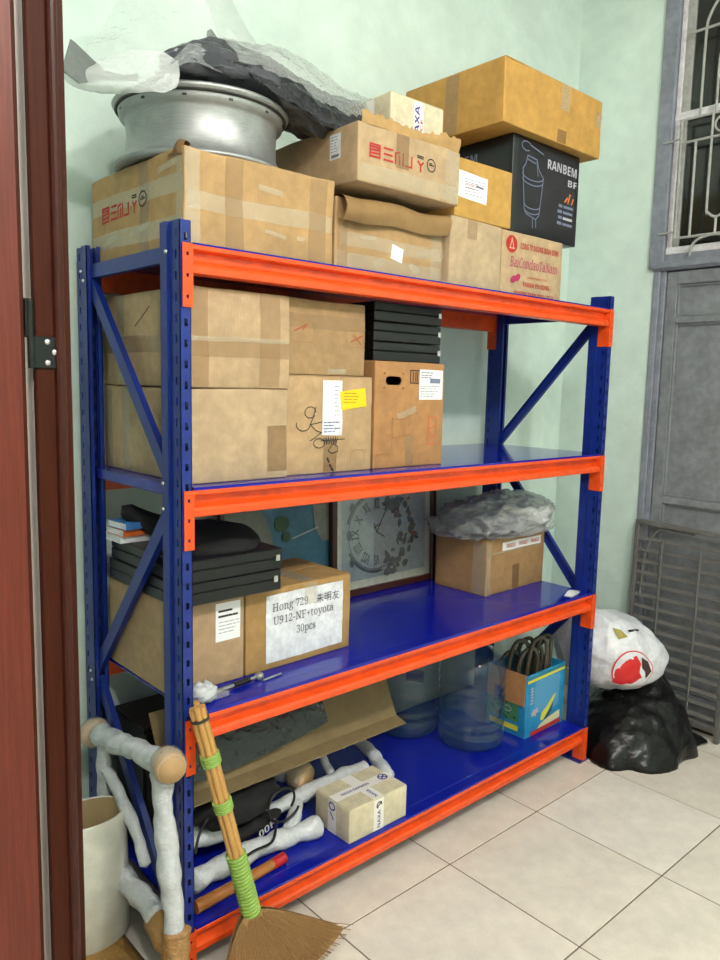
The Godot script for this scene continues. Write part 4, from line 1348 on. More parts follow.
# ------------------------------------------------------------------ third shelf
func build_third_shelf() -> void:
	var y: float = DECK[2]
	var L := carton("taped_carton", "large plain tan carton, lower of the two at the rack's end", "box", Vector3(0.202, y, -0.305), 0.0, Vector3(0.304, 0.243, 0.51), card(rgb(204, 178, 144), 10), 31, 0.002, false, "", 0.003)
	stick(L, "tape_strip", "f", 0.235, 0.02, 0.300, 0.145, M.browntape, 0.0009)
	stick(L, "tape_strip", "l", 0.12, 0.004, 0.17, 0.24, M.cleartape, 0.0009)
	stick(L, "tape_strip", "l", 0.02, 0.004, 0.05, 0.24, M.cleartape, 0.0009)
	var K := carton("taped_carton", "tan carton with crossed brown tape, stacked upper at the rack's end", "box", Vector3(0.202, y + 0.246, -0.305), 0.0, Vector3(0.304, 0.252, 0.51), card(rgb(202, 174, 138), 11), 32, 0.003, false, "", 0.004)
	stick(K, "tape_strip", "f", 0.003, 0.080, 0.301, 0.128, M.tape, 0.0009)
	stick(K, "tape_strip", "f", 0.003, 0.120, 0.301, 0.132, M.cleartape, 0.0016)
	stick(K, "tape_strip", "f", 0.205, 0.004, 0.270, 0.249, M.tape, 0.0013)
	stick(K, "tape_strip", "f", 0.004, 0.004, 0.05, 0.249, M.tape, 0.0013)
	stick(K, "tape_strip", "l", 0.10, 0.004, 0.15, 0.249, M.cleartape, 0.001)
	stick(K, "tape_strip", "l", 0.004, 0.09, 0.507, 0.135, M.tape, 0.0007)
	stick(K, "tape_strip", "l", 0.38, 0.02, 0.44, 0.10, M.tape, 0.0012)
	strokes(K, "pen_mark", "l", [[Vector2(0.22, 0.16), Vector2(0.30, 0.21)]], 0.003, M.ink_black)
	var N := carton("scribbled_carton", "tan carton with yellow sticker, white label and pen scribbles", "box", Vector3(0.527, y, -0.27), 0.0, Vector3(0.328, 0.283, 0.40), card(rgb(202, 170, 128), 12), 33, 0.002, true)
	stick(N, "yellow_sticker", "f", 0.198, 0.190, 0.300, 0.246, M.yellow, 0.0022, 0.12)
	print_rows(N, "sticker_print", "f", 0.212, 0.235, 0.07, 4, 0.009, 0.0022, mat(rgb(170, 110, 20), 0.6), 8, 0.0028)
	stick(N, "white_label", "f", 0.130, 0.145, 0.205, 0.272, M.white, 0.001)
	stick(N, "white_label", "f", 0.128, 0.112, 0.205, 0.160, M.paper, 0.0016, -0.05)
	print_rows(N, "label_print", "f", 0.135, 0.15, 0.06, 4, 0.009, 0.0026, M.ink_blue, 9, 0.0024)
	print_rows(N, "label_print", "f", 0.175, 0.255, 0.02, 8, 0.012, 0.002, M.ink_pale, 10)
	var sc := []
	sc.append(arc(Vector2(0.085, 0.180), Vector2(0.020, 0.016), 0, TAU * 0.9, 14))
	sc.append([Vector2(0.105, 0.195), Vector2(0.095, 0.165), Vector2(0.085, 0.145), Vector2(0.105, 0.128), Vector2(0.128, 0.120)])
	sc.append(arc(Vector2(0.060, 0.145), Vector2(0.024, 0.018), PI * 0.9, TAU, 12))
	sc.append([Vector2(0.085, 0.145), Vector2(0.13, 0.152)])
	sc.append([Vector2(0.130, 0.125), Vector2(0.10, 0.105), Vector2(0.085, 0.098)])
	sc.append(arc(Vector2(0.118, 0.090), Vector2(0.020, 0.014), 0, TAU * 0.95, 14))
	for k in 6:
		sc.append([Vector2(0.135 + 0.009 * k, 0.108), Vector2(0.137 + 0.009 * k, 0.086), Vector2(0.143 + 0.009 * k, 0.104)])
	sc.append([Vector2(0.125, 0.097), Vector2(0.215, 0.099)])
	sc.append([Vector2(0.172, 0.088), Vector2(0.152, 0.066), Vector2(0.165, 0.058), Vector2(0.188, 0.062), Vector2(0.190, 0.076), Vector2(0.172, 0.088)])
	strokes(N, "pen_scribble", "f", sc, 0.0026, M.ink_black)
	stick(N, "tape_strip", "f", 0.135, 0.004, 0.185, 0.10, M.browntape, 0.0008)
	strokes(N, "stain", "f", [[Vector2(0.150, 0.044), Vector2(0.156, 0.034)], [Vector2(0.160, 0.024), Vector2(0.163, 0.020)], [Vector2(0.166, 0.014), Vector2(0.172, 0.006)]], 0.007, M.ink_black)
	strokes(N, "box_print", "f", [[Vector2(0.24, 0.022), Vector2(0.24, 0.055), Vector2(0.255, 0.065), Vector2(0.285, 0.064), Vector2(0.298, 0.052), Vector2(0.298, 0.022)]], 0.002, mat(rgb(160, 120, 80), 0.8))
	var Mx := carton("faded_carton", "grey-tan carton with faint red stamps on the scribbled carton", "box", Vector3(0.510, y + 0.287, -0.275), 0.0, Vector3(0.298, 0.212, 0.40), card(rgb(180, 148, 106), 13), 34, 0.003)
	stick(Mx, "tape_strip", "f", 0.003, 0.13, 0.295, 0.170, M.tape, 0.0008)
	strokes(Mx, "faded_stamp", "f", [[Vector2(0.03, 0.12), Vector2(0.075, 0.14), Vector2(0.06, 0.125)], [Vector2(0.24, 0.10), Vector2(0.285, 0.12)], [Vector2(0.25, 0.12), Vector2(0.28, 0.095)]], 0.004, mat(rgb(158, 82, 50), 0.8))
	strokes(Mx, "faded_stamp", "f", [[Vector2(0.012, 0.09), Vector2(0.10, 0.09), Vector2(0.10, 0.15), Vector2(0.012, 0.15), Vector2(0.012, 0.09)], [Vector2(0.22, 0.085), Vector2(0.293, 0.085), Vector2(0.293, 0.14), Vector2(0.22, 0.14), Vector2(0.22, 0.085)]], 0.0025, mat(rgb(150, 116, 74), 0.8))
	stick(Mx, "tape_strip", "f", 0.15, 0.005, 0.22, 0.02, M.cleartape, 0.001)
	pending_hole = [0.083 - 0.161 - 0.046, 0.083 - 0.161 + 0.046, 0.278 - 0.169 - 0.024, 0.278 - 0.169 + 0.024]
	var P := carton("handled_carton", "brown carton with an oval hand hole and white shipping label", "box", Vector3(0.860, y, -0.255), 0.0, Vector3(0.322, 0.338, 0.37), card(rgb(192, 142, 92), 14), 35, 0.0015)
	# rim of the hand hole: the board between the opening cut in the face and the oval, with the board's thickness
	var rim := S()
	var hc := Vector2(0.083, 0.278)
	for k in 32:
		var q := []
		for e in 2:
			var an := TAU * (k + e) / 32.0
			var dv := Vector2(cos(an), sin(an))
			var ov := hc + Vector2(0.022 * clampf(dv.x * 3.0, -1.0, 1.0) + 0.014 * dv.x, 0.014 * dv.y)
			var kk := minf(0.046 / maxf(absf(dv.x), 1e-4), 0.024 / maxf(absf(dv.y), 1e-4))
			q.append(ov)
			q.append(hc + dv * kk)
		quad(rim, face_pt(P, "f", q[0].x, q[0].y, 0.0), face_pt(P, "f", q[1].x, q[1].y, 0.0), face_pt(P, "f", q[3].x, q[3].y, 0.0), face_pt(P, "f", q[2].x, q[2].y, 0.0), Vector3.BACK)
		quad(rim, face_pt(P, "f", q[0].x, q[0].y, 0.0), face_pt(P, "f", q[2].x, q[2].y, 0.0), face_pt(P, "f", q[2].x, q[2].y, -0.005), face_pt(P, "f", q[0].x, q[0].y, -0.005), Vector3(hc.x - q[0].x, hc.y - q[0].y, 0.0))
	part("hand_hole_rim", done(rim), P.mat, P.node)
	stick(P, "shipping_label", "f", 0.200, 0.218, 0.312, 0.316, M.white, 0.001)
	print_rows(P, "label_print", "f", 0.208, 0.306, 0.06, 3, 0.008, 0.003, M.ink_grey, 11)
	stick(P, "barcode", "f", 0.250, 0.272, 0.300, 0.288, M.ink_pale, 0.0016)
	print_rows(P, "label_print", "f", 0.206, 0.262, 0.09, 5, 0.0085, 0.002, M.ink_grey, 12)
	strokes(P, "box_print", "f", [[Vector2(0.158, 0.272), Vector2(0.198, 0.272)], [Vector2(0.158, 0.312), Vector2(0.198, 0.312)], [Vector2(0.158, 0.272), Vector2(0.158, 0.312)], [Vector2(0.17, 0.278), Vector2(0.17, 0.306)], [Vector2(0.182, 0.278), Vector2(0.182, 0.306)], [Vector2(0.19, 0.278), Vector2(0.19, 0.306)]], 0.004, mat(rgb(70, 50, 30), 0.8))
	stick(P, "tape_strip", "f", 0.145, 0.004, 0.180, 0.10, M.tape, 0.0009)
	stick(P, "tape_strip", "f", 0.10, 0.165, 0.19, 0.185, M.cleartape, 0.0009, 0.3)
	strokes(P, "red_pen", "f", [[Vector2(0.245, 0.16), Vector2(0.285, 0.16)], [Vector2(0.250, 0.16), Vector2(0.250, 0.07)], [Vector2(0.285, 0.155), Vector2(0.283, 0.075)], [Vector2(0.250, 0.12), Vector2(0.28, 0.13)], [Vector2(0.248, 0.07), Vector2(0.285, 0.07)], [Vector2(0.252, 0.09), Vector2(0.28, 0.10)]], 0.003, mat(rgb(196, 92, 52), 0.7))
	strokes(P, "faded_print", "f", [[Vector2(0.08, 0.16), Vector2(0.08, 0.06)], [Vector2(0.08, 0.095), Vector2(0.17, 0.105)], [Vector2(0.08, 0.155), Vector2(0.14, 0.155)], [Vector2(0.01, 0.045), Vector2(0.07, 0.045)]], 0.003, mat(rgb(150, 104, 58), 0.8))
	# three flat black cases behind the hand-hole carton's top
	for k in 3:
		case_box("flat_case", ["flat black case, bottom one of three on the hand-hole carton", "flat black case, middle one of three on the hand-hole carton", "flat black case, top one of three on the hand-hole carton"][k], Vector3(0.880, y + 0.3385 + 0.062 * k, -0.275), 0.0, Vector3(0.31, 0.060, 0.34), "flat black cases", 0.15)

func case_box(nm: String, label: String, pos: Vector3, yaw: float, size: Vector3, group: String, clip_x: float) -> Node3D:
	var t := thing(nm, label, "case", pos, yaw, group)
	part("case_base", box_mesh(Vector3(size.x, size.y * 0.53, size.z), 0.003, Vector3(0, size.y * 0.265, 0)), M.black, t)
	part("case_lid", box_mesh(Vector3(size.x - 0.001, size.y * 0.46, size.z - 0.001), 0.003, Vector3(0, size.y * 0.765, 0)), M.black, t)
	for x in [clip_x - 0.006]:
		var c := part("latch", box_mesh(Vector3(0.014, size.y * 0.30, 0.005), 0.0015, Vector3(x, size.y * 0.56, size.z * 0.5 + 0.002)), M.bolt, t)
		c.set_meta("label", "chrome latch")
	return t

# ------------------------------------------------------------------ second shelf
func build_second_shelf() -> void:
	var y: float = DECK[1]
	var Q := carton("tan_carton", "tan carton with a small white label under the black cases", "box", Vector3(0.148, y, -0.320), 0.0, Vector3(0.236, 0.258, 0.38), card(rgb(194, 164, 128), 15), 41, 0.002)
	stick(Q, "label", "f", 0.140, 0.125, 0.222, 0.235, M.white, 0.001)
	print_rows(Q, "label_print", "f", 0.150, 0.212, 0.068, 2, 0.015, 0.006, M.ink_black, 13)
	print_rows(Q, "label_print", "f", 0.150, 0.180, 0.068, 4, 0.010, 0.0018, M.ink_pale, 14)
	# carton with the hand-lettered sheet
	var Sx := carton("lettered_carton", "tan carton with a large white sheet lettered in black", "box", Vector3(0.472, y, -0.275), 0.02, Vector3(0.406, 0.244, 0.28), card(rgb(186, 148, 92), 16), 42, 0.002, true)
	stick(Sx, "paper_sheet", "f", 0.070, 0.022, 0.372, 0.228, M.paper, 0.0012, 0.0, 0.0022)
	var inkk := mat(rgb(74, 74, 82), 0.7)
	letters(Sx, "sheet_lettering", "f", "Hong 729", 0.160, 0.186, 0.024, inkk, "serif", 0.135, 0.0, 0.0042)
	letters(Sx, "sheet_lettering", "f", "U912-NF+toyota", 0.213, 0.146, 0.024, inkk, "serif", 0.235, 0.0, 0.0042)
	letters(Sx, "sheet_lettering", "f", "30pcs", 0.222, 0.104, 0.024, inkk, "serif", 0.075, 0.0, 0.0042)
	var han := []
	var H := func(k: int, a: float, b: float) -> Vector2: return Vector2(0.262 + 0.032 * k + a * 0.028, 0.172 + b * 0.029)
	for q in [[0, [[0.3, 0.98], [0.15, 0.72]], [[0.2, 0.8], [0.85, 0.8]], [[0.02, 0.52], [0.98, 0.52]], [[0.5, 1.0], [0.5, 0.0]], [[0.46, 0.5], [0.05, 0.1]], [[0.54, 0.5], [0.95, 0.1]]], [1, [[0.05, 0.9], [0.05, 0.3]], [[0.05, 0.9], [0.38, 0.9]], [[0.38, 0.9], [0.38, 0.3]], [[0.05, 0.6], [0.38, 0.6]], [[0.05, 0.3], [0.38, 0.3]], [[0.55, 0.95], [0.55, 0.3], [0.45, 0.05]], [[0.55, 0.95], [0.92, 0.95]], [[0.92, 0.95], [0.92, 0.05], [0.8, 0.08]], [[0.55, 0.65], [0.92, 0.65]], [[0.55, 0.38], [0.92, 0.38]]], [2, [[0.08, 0.78], [0.92, 0.78]], [[0.42, 1.0], [0.36, 0.6], [0.05, 0.1]], [[0.36, 0.52], [0.8, 0.52], [0.6, 0.22], [0.28, 0.0]], [[0.38, 0.4], [0.62, 0.18], [0.98, 0.02]]]]:
		for l in range(1, q.size()):
			var line := []
			for p in q[l]:
				line.append(H.call(q[0], p[0], p[1]))
			han.append(line)
	strokes(Sx, "sheet_lettering", "f", han, 0.0024, inkk, 0.0042)
	stick(Sx, "tape_strip", "f", 0.215, 0.175, 0.262, 0.242, M.cleartape, 0.0046)
	stick(Sx, "tape_strip", "l", 0.21, 0.004, 0.25, 0.24, M.tape, 0.001)
	stick(Sx, "tape_strip", "t", 0.21, 0.004, 0.262, 0.276, M.cleartape, 0.0034)
	# black cases with a black cloth and booklets on them
	case_box("tool_case", "flat black tool case, lower of two on the tan carton", Vector3(0.190, y + 0.260, -0.285), 0.0, Vector3(0.330, 0.062, 0.42), "black tool cases", 0.15)
	case_box("tool_case", "flat black tool case, upper of two under the black garment", Vector3(0.193, y + 0.3235, -0.280), 0.0, Vector3(0.326, 0.060, 0.42), "black tool cases", 0.15)
	var by := y + 0.3845
	var nz := noise(51, 0.06, false, 3)
	var s := S()
	blob(s, 48, 26, func(d: Vector3) -> Vector3:
		var p := Vector3(d.x * 0.155, maxf(d.y, -0.02) * 0.066, d.z * 0.16)
		p.y += 0.012 * nz.get_noise_3dv(p * 100.0) * clampf(p.y / 0.02, 0.0, 1.0) + (0.030 * exp(-pow((d.x + 0.9) / 0.3, 2.0)) if d.y > -0.02 else 0.0) * clampf(d.y + 0.3, 0, 1)
		p.x += 0.02 * nz.get_noise_3dv(p * 60.0 + Vector3(50, 0, 0))
		return Vector3(p.x, maxf(p.y, 0.0), p.z), Vector3.ZERO)
	var cl := thing("black_garment", "rumpled black garment with a raised collar on the tool cases", "garment", Vector3(0.212, by - 0.001, -0.245))
	part("cloth_heap", done(s), M.blackmatte, cl)
	s = S()
	tube(s, [V(-0.03, 0.03, -0.07), V(-0.10, 0.045, -0.11), V(-0.150, 0.070, -0.14), V(-0.175, 0.095, -0.155)], func(t: float) -> float: return lerpf(0.042, 0.020, t), 18, 6, 0.008, noise(52, 0.05), 1.2, true)
	part("raised_collar", done(s), M.blackmatte, cl)
	for k in 3:
		var mm: Material = [M.white, M.orangebook, M.bluebook][k]
		var bk := thing("booklet", ["white booklet lying lowest beside the black garment", "orange booklet in the pile beside the black garment", "blue booklet topmost beside the black garment"][k], "book", Vector3(0.072, by + 0.021 * k, -0.425 + 0.010 * k), 0.05 * k, "booklets by the garment")
		part("cover", box_mesh(Vector3(0.13, 0.0015, 0.10), 0.0005, Vector3(0, 0.0192, 0)), mm, bk)
		part("cover", box_mesh(Vector3(0.13, 0.0015, 0.10), 0.0005, Vector3(0, 0.0008, 0)), mm, bk)
		part("spine", box_mesh(Vector3(0.13, 0.0195, 0.0015), 0.0005, Vector3(0, 0.01, 0.05)), mm, bk)
		part("pages", box_mesh(Vector3(0.127, 0.0168, 0.096), 0.0, Vector3(0, 0.01, 0)), M.paper, bk)
	# framed pictures leaning at the back
	picture_clock(Vector3(1.262, y, -0.575))
	picture_sea(Vector3(0.735, y, -0.592))
	# carton with plastic bags on it
	var Ux := carton("far_carton", "brown carton with red and white tape, clear plastic heaped on it", "box", Vector3(1.705, y, -0.375), 0.03, Vector3(0.420, 0.232, 0.27), card(rgb(180, 142, 96), 17), 43, 0.002, true)
	stick(Ux, "printed_tape", "f", 0.105, 0.178, 0.388, 0.214, M.whitetape, 0.001)
	for k in 3:
		letters(Ux, "tape_print", "f", "FRAGILE", 0.165 + 0.09 * k, 0.196, 0.016, M.ink_red, "b", 0.062)
	stick(Ux, "tape_strip", "f", 0.002, 0.17, 0.388, 0.178, M.cleartape, 0.0012)
	stick(Ux, "tape_strip", "l", 0.20, 0.004, 0.268, 0.22, M.cleartape, 0.0012)
	stick(Ux, "tape_strip", "f", 0.004, 0.004, 0.03, 0.22, M.cleartape, 0.0014)
	stick(Ux, "tape_strip", "f", 0.18, 0.004, 0.23, 0.11, M.browntape, 0.001)
	var hp := thing("plastic_bag_heap", "crumpled clear plastic bags heaped on the brown carton", "plastic bag", Vector3(1.70, y + 0.235, -0.36))
	var bounds := noise(54, 0.085, true, 3)
	for q in [[-0.03, 0.045, 0.0, 0.265, 0.065, 0.17, M.film_grey], [0.07, 0.085, 0.02, 0.19, 0.070, 0.15, M.film_thick], [-0.12, 0.075, 0.01, 0.15, 0.060, 0.14, M.film_grey], [0.12, 0.05, 0.08, 0.12, 0.06, 0.09, M.film], [0.02, 0.11, 0.03, 0.22, 0.05, 0.13, M.film]]:
		s = S()
		blob(s, 90, 50, func(d: Vector3) -> Vector3:
			var p := Vector3(d.x * q[3], d.y * q[4], d.z * q[5])
			p *= 0.95 + 0.42 * bounds.get_noise_3dv((p + Vector3(q[0] * 3.0, q[1], 0)) * 100.0)
			p += Vector3(q[0], q[1], q[2])
			return Vector3(p.x, maxf(p.y, 0.001 + 0.0), p.z), Vector3(q[0], q[1], q[2]))
		part("plastic_film", done(s), q[6], hp)
	# ratchet wrench and the wrapped lump by the post
	var wr := thing("ratchet_wrench", "thin chrome wrench lying on the blue shelf before the cartons", "wrench", Vector3(0.225, y, -0.085), 0.06)
	s = S()
	tube(s, [V(-0.11, 0.010, 0.012), V(0.02, 0.010, 0.0), V(0.062, 0.010, -0.002)], func(t: float) -> float: return 0.0045 + 0.002 * (1.0 if t < 0.45 else 0.0), 10)
	part("shaft", done(s), M.steel, wr)
	s = S()
	tube(s, [V(-0.03, 0.010, 0.004), V(0.03, 0.010, -0.0005)], 0.0078, 10)
	part("grip", done(s), M.black, wr)
	s = S()
	lathe(s, [Vector2(0, 0.0), Vector2(0.012, 0.001), Vector2(0.0135, 0.006), Vector2(0.0135, 0.014), Vector2(0.011, 0.018), Vector2(0, 0.019)], 18, V(0.066, 0.0, -0.002))
	part("head", done(s), M.steel, wr)
	s = S()
	tube(s, [V(0.062, 0.004, 0.020), V(0.135, 0.004, 0.014)], 0.0032, 8)
	part("bit", done(s), M.steel, wr)
	s = S()
	var ln := noise(55, 0.12, true, 3)
	blob(s, 28, 18, func(d: Vector3) -> Vector3:
		var p := Vector3(d.x * 0.034, d.y * 0.026, d.z * 0.030) * (1.0 + 0.35 * ln.get_noise_3dv(d * 12.0))
		return Vector3(p.x, maxf(p.y + 0.024, 0.0), p.z), Vector3(0, 0.024, 0))
	var lump := thing("wrapped_fitting", "small fitting wrapped in crinkled clear film beside the wrench", "wrapped part", Vector3(0.088, y, -0.060))
	part("film_wrap", done(s), M.wrap, lump)
	s = S()
	patch(s, [[V(0.01, 0.004, 0.03), V(0.04, 0.010, 0.034), V(0.065, 0.003, 0.02)], [V(0.02, 0.02, 0.0), V(0.05, 0.016, 0.004), V(0.075, 0.006, 0.0)], [V(0.01, 0.012, -0.03), V(0.04, 0.008, -0.026), V(0.06, 0.003, -0.02)]], 16, 12, crumpler(56, 0.005, 0.2))
	part("loose_film", done(s), M.film, lump)
	# folded paper at the right end
	s = S()
	patch(s, [[V(-0.055, 0.002, -0.02), V(0.0, 0.012, -0.022), V(0.055, 0.003, -0.02)], [V(-0.055, 0.004, 0.012), V(0.0, 0.014, 0.014), V(0.055, 0.005, 0.012)]], 10, 4, plain_sheet)
	patch(s, [[V(-0.055, 0.0005, -0.02), V(0.0, 0.0005, -0.022), V(0.055, 0.0005, -0.02)], [V(-0.055, 0.0005, 0.012), V(0.0, 0.0005, 0.014), V(0.055, 0.0005, 0.012)]], 4, 2, plain_sheet)
	single("folded_paper", "small folded white paper at the end of the blue shelf", "paper", done(s), M.white, Vector3(1.835, y, -0.035), 0.25)

func frame_sides(t: Node3D, w: float, h: float, bar_w: float, dep: float, m: Material) -> void:
	part("frame_side", box_mesh(Vector3(bar_w, h, dep), 0.004, Vector3(-w / 2 + bar_w / 2, h / 2, 0)), m, t)
	part("frame_side", box_mesh(Vector3(bar_w, h, dep), 0.004, Vector3(w / 2 - bar_w / 2, h / 2, 0)), m, t)
	part("frame_side", box_mesh(Vector3(w - 2 * bar_w, bar_w, dep), 0.004, Vector3(0, bar_w / 2, 0)), m, t)
	part("frame_side", box_mesh(Vector3(w - 2 * bar_w, bar_w, dep), 0.004, Vector3(0, h - bar_w / 2, 0)), m, t)

func picture_clock(pos: Vector3) -> void:
	var t := thing("framed_clock_picture", "framed embroidered clock picture with flowers in a dark wood frame", "picture", pos)
	t.rotation.x = -0.03
	var w := 0.60
	var h := 0.46
	frame_sides(t, w, h, 0.028, 0.026, M.pic_frame)
	part("picture_mount", box_mesh(Vector3(w - 0.056, h - 0.056, 0.006), 0.0, Vector3(0, h / 2, -0.006)), M.mat_cream, t)
	part("canvas", box_mesh(Vector3(w - 0.12, h - 0.12, 0.003), 0.0, Vector3(0, h / 2, -0.002)), M.canvas, t)
	# print on the canvas: use a face helper with no dents
	var C := {"node": t, "size": Vector3(w - 0.12, h - 0.12, 0.003), "amp": 0.0, "bulge": 0.0, "n": noise(1, 0.1)}
	var o := Vector2(0.0, 0.06)
	var c := Vector2(0.185, 0.190) + o
	var dk := mat(rgb(40, 42, 52), 0.8)
	var mid := mat(rgb(78, 82, 92), 0.8)
	var num := ["XII", "I", "II", "III", "IIII", "V", "VI", "VII", "VIII", "IX", "X", "XI"]
	for k in 12:
		var a := PI / 2 - TAU * k / 12.0
		if k in [2, 3, 4]:
			continue
		var p := c + Vector2(cos(a), sin(a)) * 0.118
		letters(C, "numeral", "f", num[k], p.x, p.y, 0.040, dk, "b", 0.044 if k in [9, 8, 7] else 0.030, a - PI / 2, 0.002)
	strokes(C, "clock_ring", "f", [arc(c, Vector2(0.155, 0.155), PI * 0.35, PI * 1.6, 40)], 0.005, mid, 0.002)
	strokes(C, "clock_ring", "f", [arc(c, Vector2(0.165, 0.165), PI * 0.5, PI * 0.9, 16), arc(c, Vector2(0.165, 0.165), PI * 1.15, PI * 1.55, 16)], 0.012, dk, 0.002)
	strokes(C, "clock_hand", "f", [[c, c + Vector2(0.05, 0.085)], [c, c + Vector2(0.045, -0.025)], [c, c + Vector2(-0.015, 0.035)], [c + Vector2(-0.015, 0.02), c + Vector2(0.012, 0.03)]], 0.006, dk, 0.0024)
	var rng := RandomNumberGenerator.new()
	rng.seed = 77
	for k in 90:
		var f := rng.randf()
		var a := lerpf(1.5, -1.45, f)
		var p := c + Vector2(cos(a), sin(a)) * rng.randf_range(0.10, 0.215) + Vector2(0.03, 0)
		p.x = clampf(p.x, 0.02, w - 0.15)
		p.y = clampf(p.y, 0.075, h - 0.085)
		var r := rng.randf_range(0.010, 0.022)
		var rot := rng.randf() * TAU
		var el := []
		for q in arc(Vector2.ZERO, Vector2(r, r * rng.randf_range(0.4, 0.8)), 0, TAU - 0.5, 7):
			el.append(q.rotated(rot) + p)
		var mm: Material = [M.leaf, M.flower, dk, M.leaf, mid][k % 5]
		if f < 0.25 or f > 0.75:
			mm = [M.leaf, dk, mid][k % 3]
		fill(C, "flower_stitch", "f", el, mm, 0.0022 + 0.00002 * k)
	for q in [[0.05, 0.30], [0.035, 0.19], [0.05, 0.08]]:
		var el := []
		for p in arc(Vector2.ZERO, Vector2(0.014, 0.022), 0, TAU - 0.4, 10):
			el.append(p + Vector2(q[0], q[1]) + o)
		fill(C, "ornament", "f", el, dk, 0.002)
	part("glass_pane", box_mesh(Vector3(w - 0.056, h - 0.056, 0.002), 0.0, Vector3(0, h / 2, 0.007)), M.glass, t)

func picture_sea(pos: Vector3) -> void:
	var t := thing("framed_sea_picture", "framed picture of blue sea and pale shore in dark wood frame", "picture", pos)
	t.rotation.x = -0.02
	var w := 0.54
	var h := 0.42
	frame_sides(t, w, h, 0.022, 0.022, M.pic_frame)
	part("canvas", box_mesh(Vector3(w - 0.044, h - 0.044, 0.005), 0.0, Vector3(0, h / 2, -0.004)), M.pic_blue, t)
	var C := {"node": t, "size": Vector3(w - 0.044, h - 0.044, 0.003), "amp": 0.0, "bulge": 0.0, "n": noise(1, 0.1)}
	var W := w - 0.044
	fill(C, "shore", "f", [Vector2(0.0, 0.03), Vector2(0.12, 0.10), Vector2(0.22, 0.21), Vector2(0.20, 0.30), Vector2(0.16, 0.39), Vector2(0.0, 0.39)], M.pic_sand, 0.0008)
	fill(C, "cliff", "f", [Vector2(W, 0.25), Vector2(W - 0.05, 0.24), Vector2(W - 0.09, 0.30), Vector2(W - 0.10, 0.39), Vector2(W, 0.39)], M.pic_sand, 0.0008)
	for q in [[0.25, 0.33, 0.035, 0.03], [0.20, 0.22, 0.04, 0.03], [0.27, 0.28, 0.02, 0.02]]:
		fill(C, "foliage", "f", arc(Vector2(q[0], q[1]), Vector2(q[2], q[3]), 0, TAU - 0.3, 10), M.pic_leaf, 0.0012)
	strokes(C, "wave_line", "f", [[Vector2(0.30, 0.27), Vector2(0.36, 0.285), Vector2(0.42, 0.30)]], 0.006, M.ink_white, 0.001)

# ------------------------------------------------------------------ bottom shelf
func water_bottle(label: String, pos: Vector3, yaw: float) -> void:
	var t := thing("water_bottle", label, "bottle", pos, yaw, "large water bottles")
	var out := [Vector2(0.0, 0.022), Vector2(0.05, 0.020), Vector2(0.085, 0.004), Vector2(0.105, 0.0), Vector2(0.122, 0.006), Vector2(0.133, 0.022), Vector2(0.135, 0.045)]
	for yb in [0.075, 0.115, 0.225, 0.265]:
		out.append_array([Vector2(0.135, yb - 0.014), Vector2(0.130, yb - 0.006), Vector2(0.130, yb + 0.006), Vector2(0.135, yb + 0.014)])
	out.append_array([Vector2(0.135, 0.300), Vector2(0.132, 0.325), Vector2(0.120, 0.355), Vector2(0.095, 0.385), Vector2(0.060, 0.408), Vector2(0.034, 0.420), Vector2(0.028, 0.430), Vector2(0.028, 0.440)])
	var s := S()
	lathe(s, out, 48)
	part("bottle_body", done(s), M.bottle, t)
	s = S()
	lathe(s, [Vector2(0.0, 0.474), Vector2(0.024, 0.473), Vector2(0.029, 0.466), Vector2(0.031, 0.438), Vector2(0.030, 0.434), Vector2(0.029, 0.434)], 24)
	part("cap", done(s), M.bottlecap, t)
	s = S()
	for k in 8:
		var a0 := 0.08 + 0.075 * k
		var a1 := a0 + 0.075
		quad(s, Vector3(cos(a0) * 0.1364, 0.150, sin(a0) * 0.1364), Vector3(cos(a1) * 0.1364, 0.150, sin(a1) * 0.1364), Vector3(cos(a1) * 0.1364, 0.208, sin(a1) * 0.1364), Vector3(cos(a0) * 0.1364, 0.208, sin(a0) * 0.1364), Vector3(cos(a0), 0, sin(a0)), 1)
	part("bottle_label", done(s), M.ink_blue, t)
	for q in [[0.157, 0.172, M.white], [0.186, 0.200, M.ink_magenta]]:
		s = S()
		for k in 5:
			var a0 := 0.15 + 0.09 * k
			var a1 := a0 + 0.085
			quad(s, Vector3(cos(a0) * 0.137, q[0], sin(a0) * 0.137), Vector3(cos(a1) * 0.137, q[0], sin(a1) * 0.137), Vector3(cos(a1) * 0.137, q[1], sin(a1) * 0.137), Vector3(cos(a0) * 0.137, q[1], sin(a0) * 0.137), Vector3(cos(a0), 0, sin(a0)), 1)
		part("label_print", done(s), q[2], t)

# a tube wrapped in bubble film
func wrapped(nm: String, parent: Node3D, path: Array, r: float, seed_: int, m: Material = null) -> MeshInstance3D:
	var s := S()
	var n := noise(seed_, 0.11, false, 2)
	tube(s, path, r, 18, 16, r * 0.34, n, 1.0, true)
	return part(nm, done(s), M.wrap if m == null else m, parent)

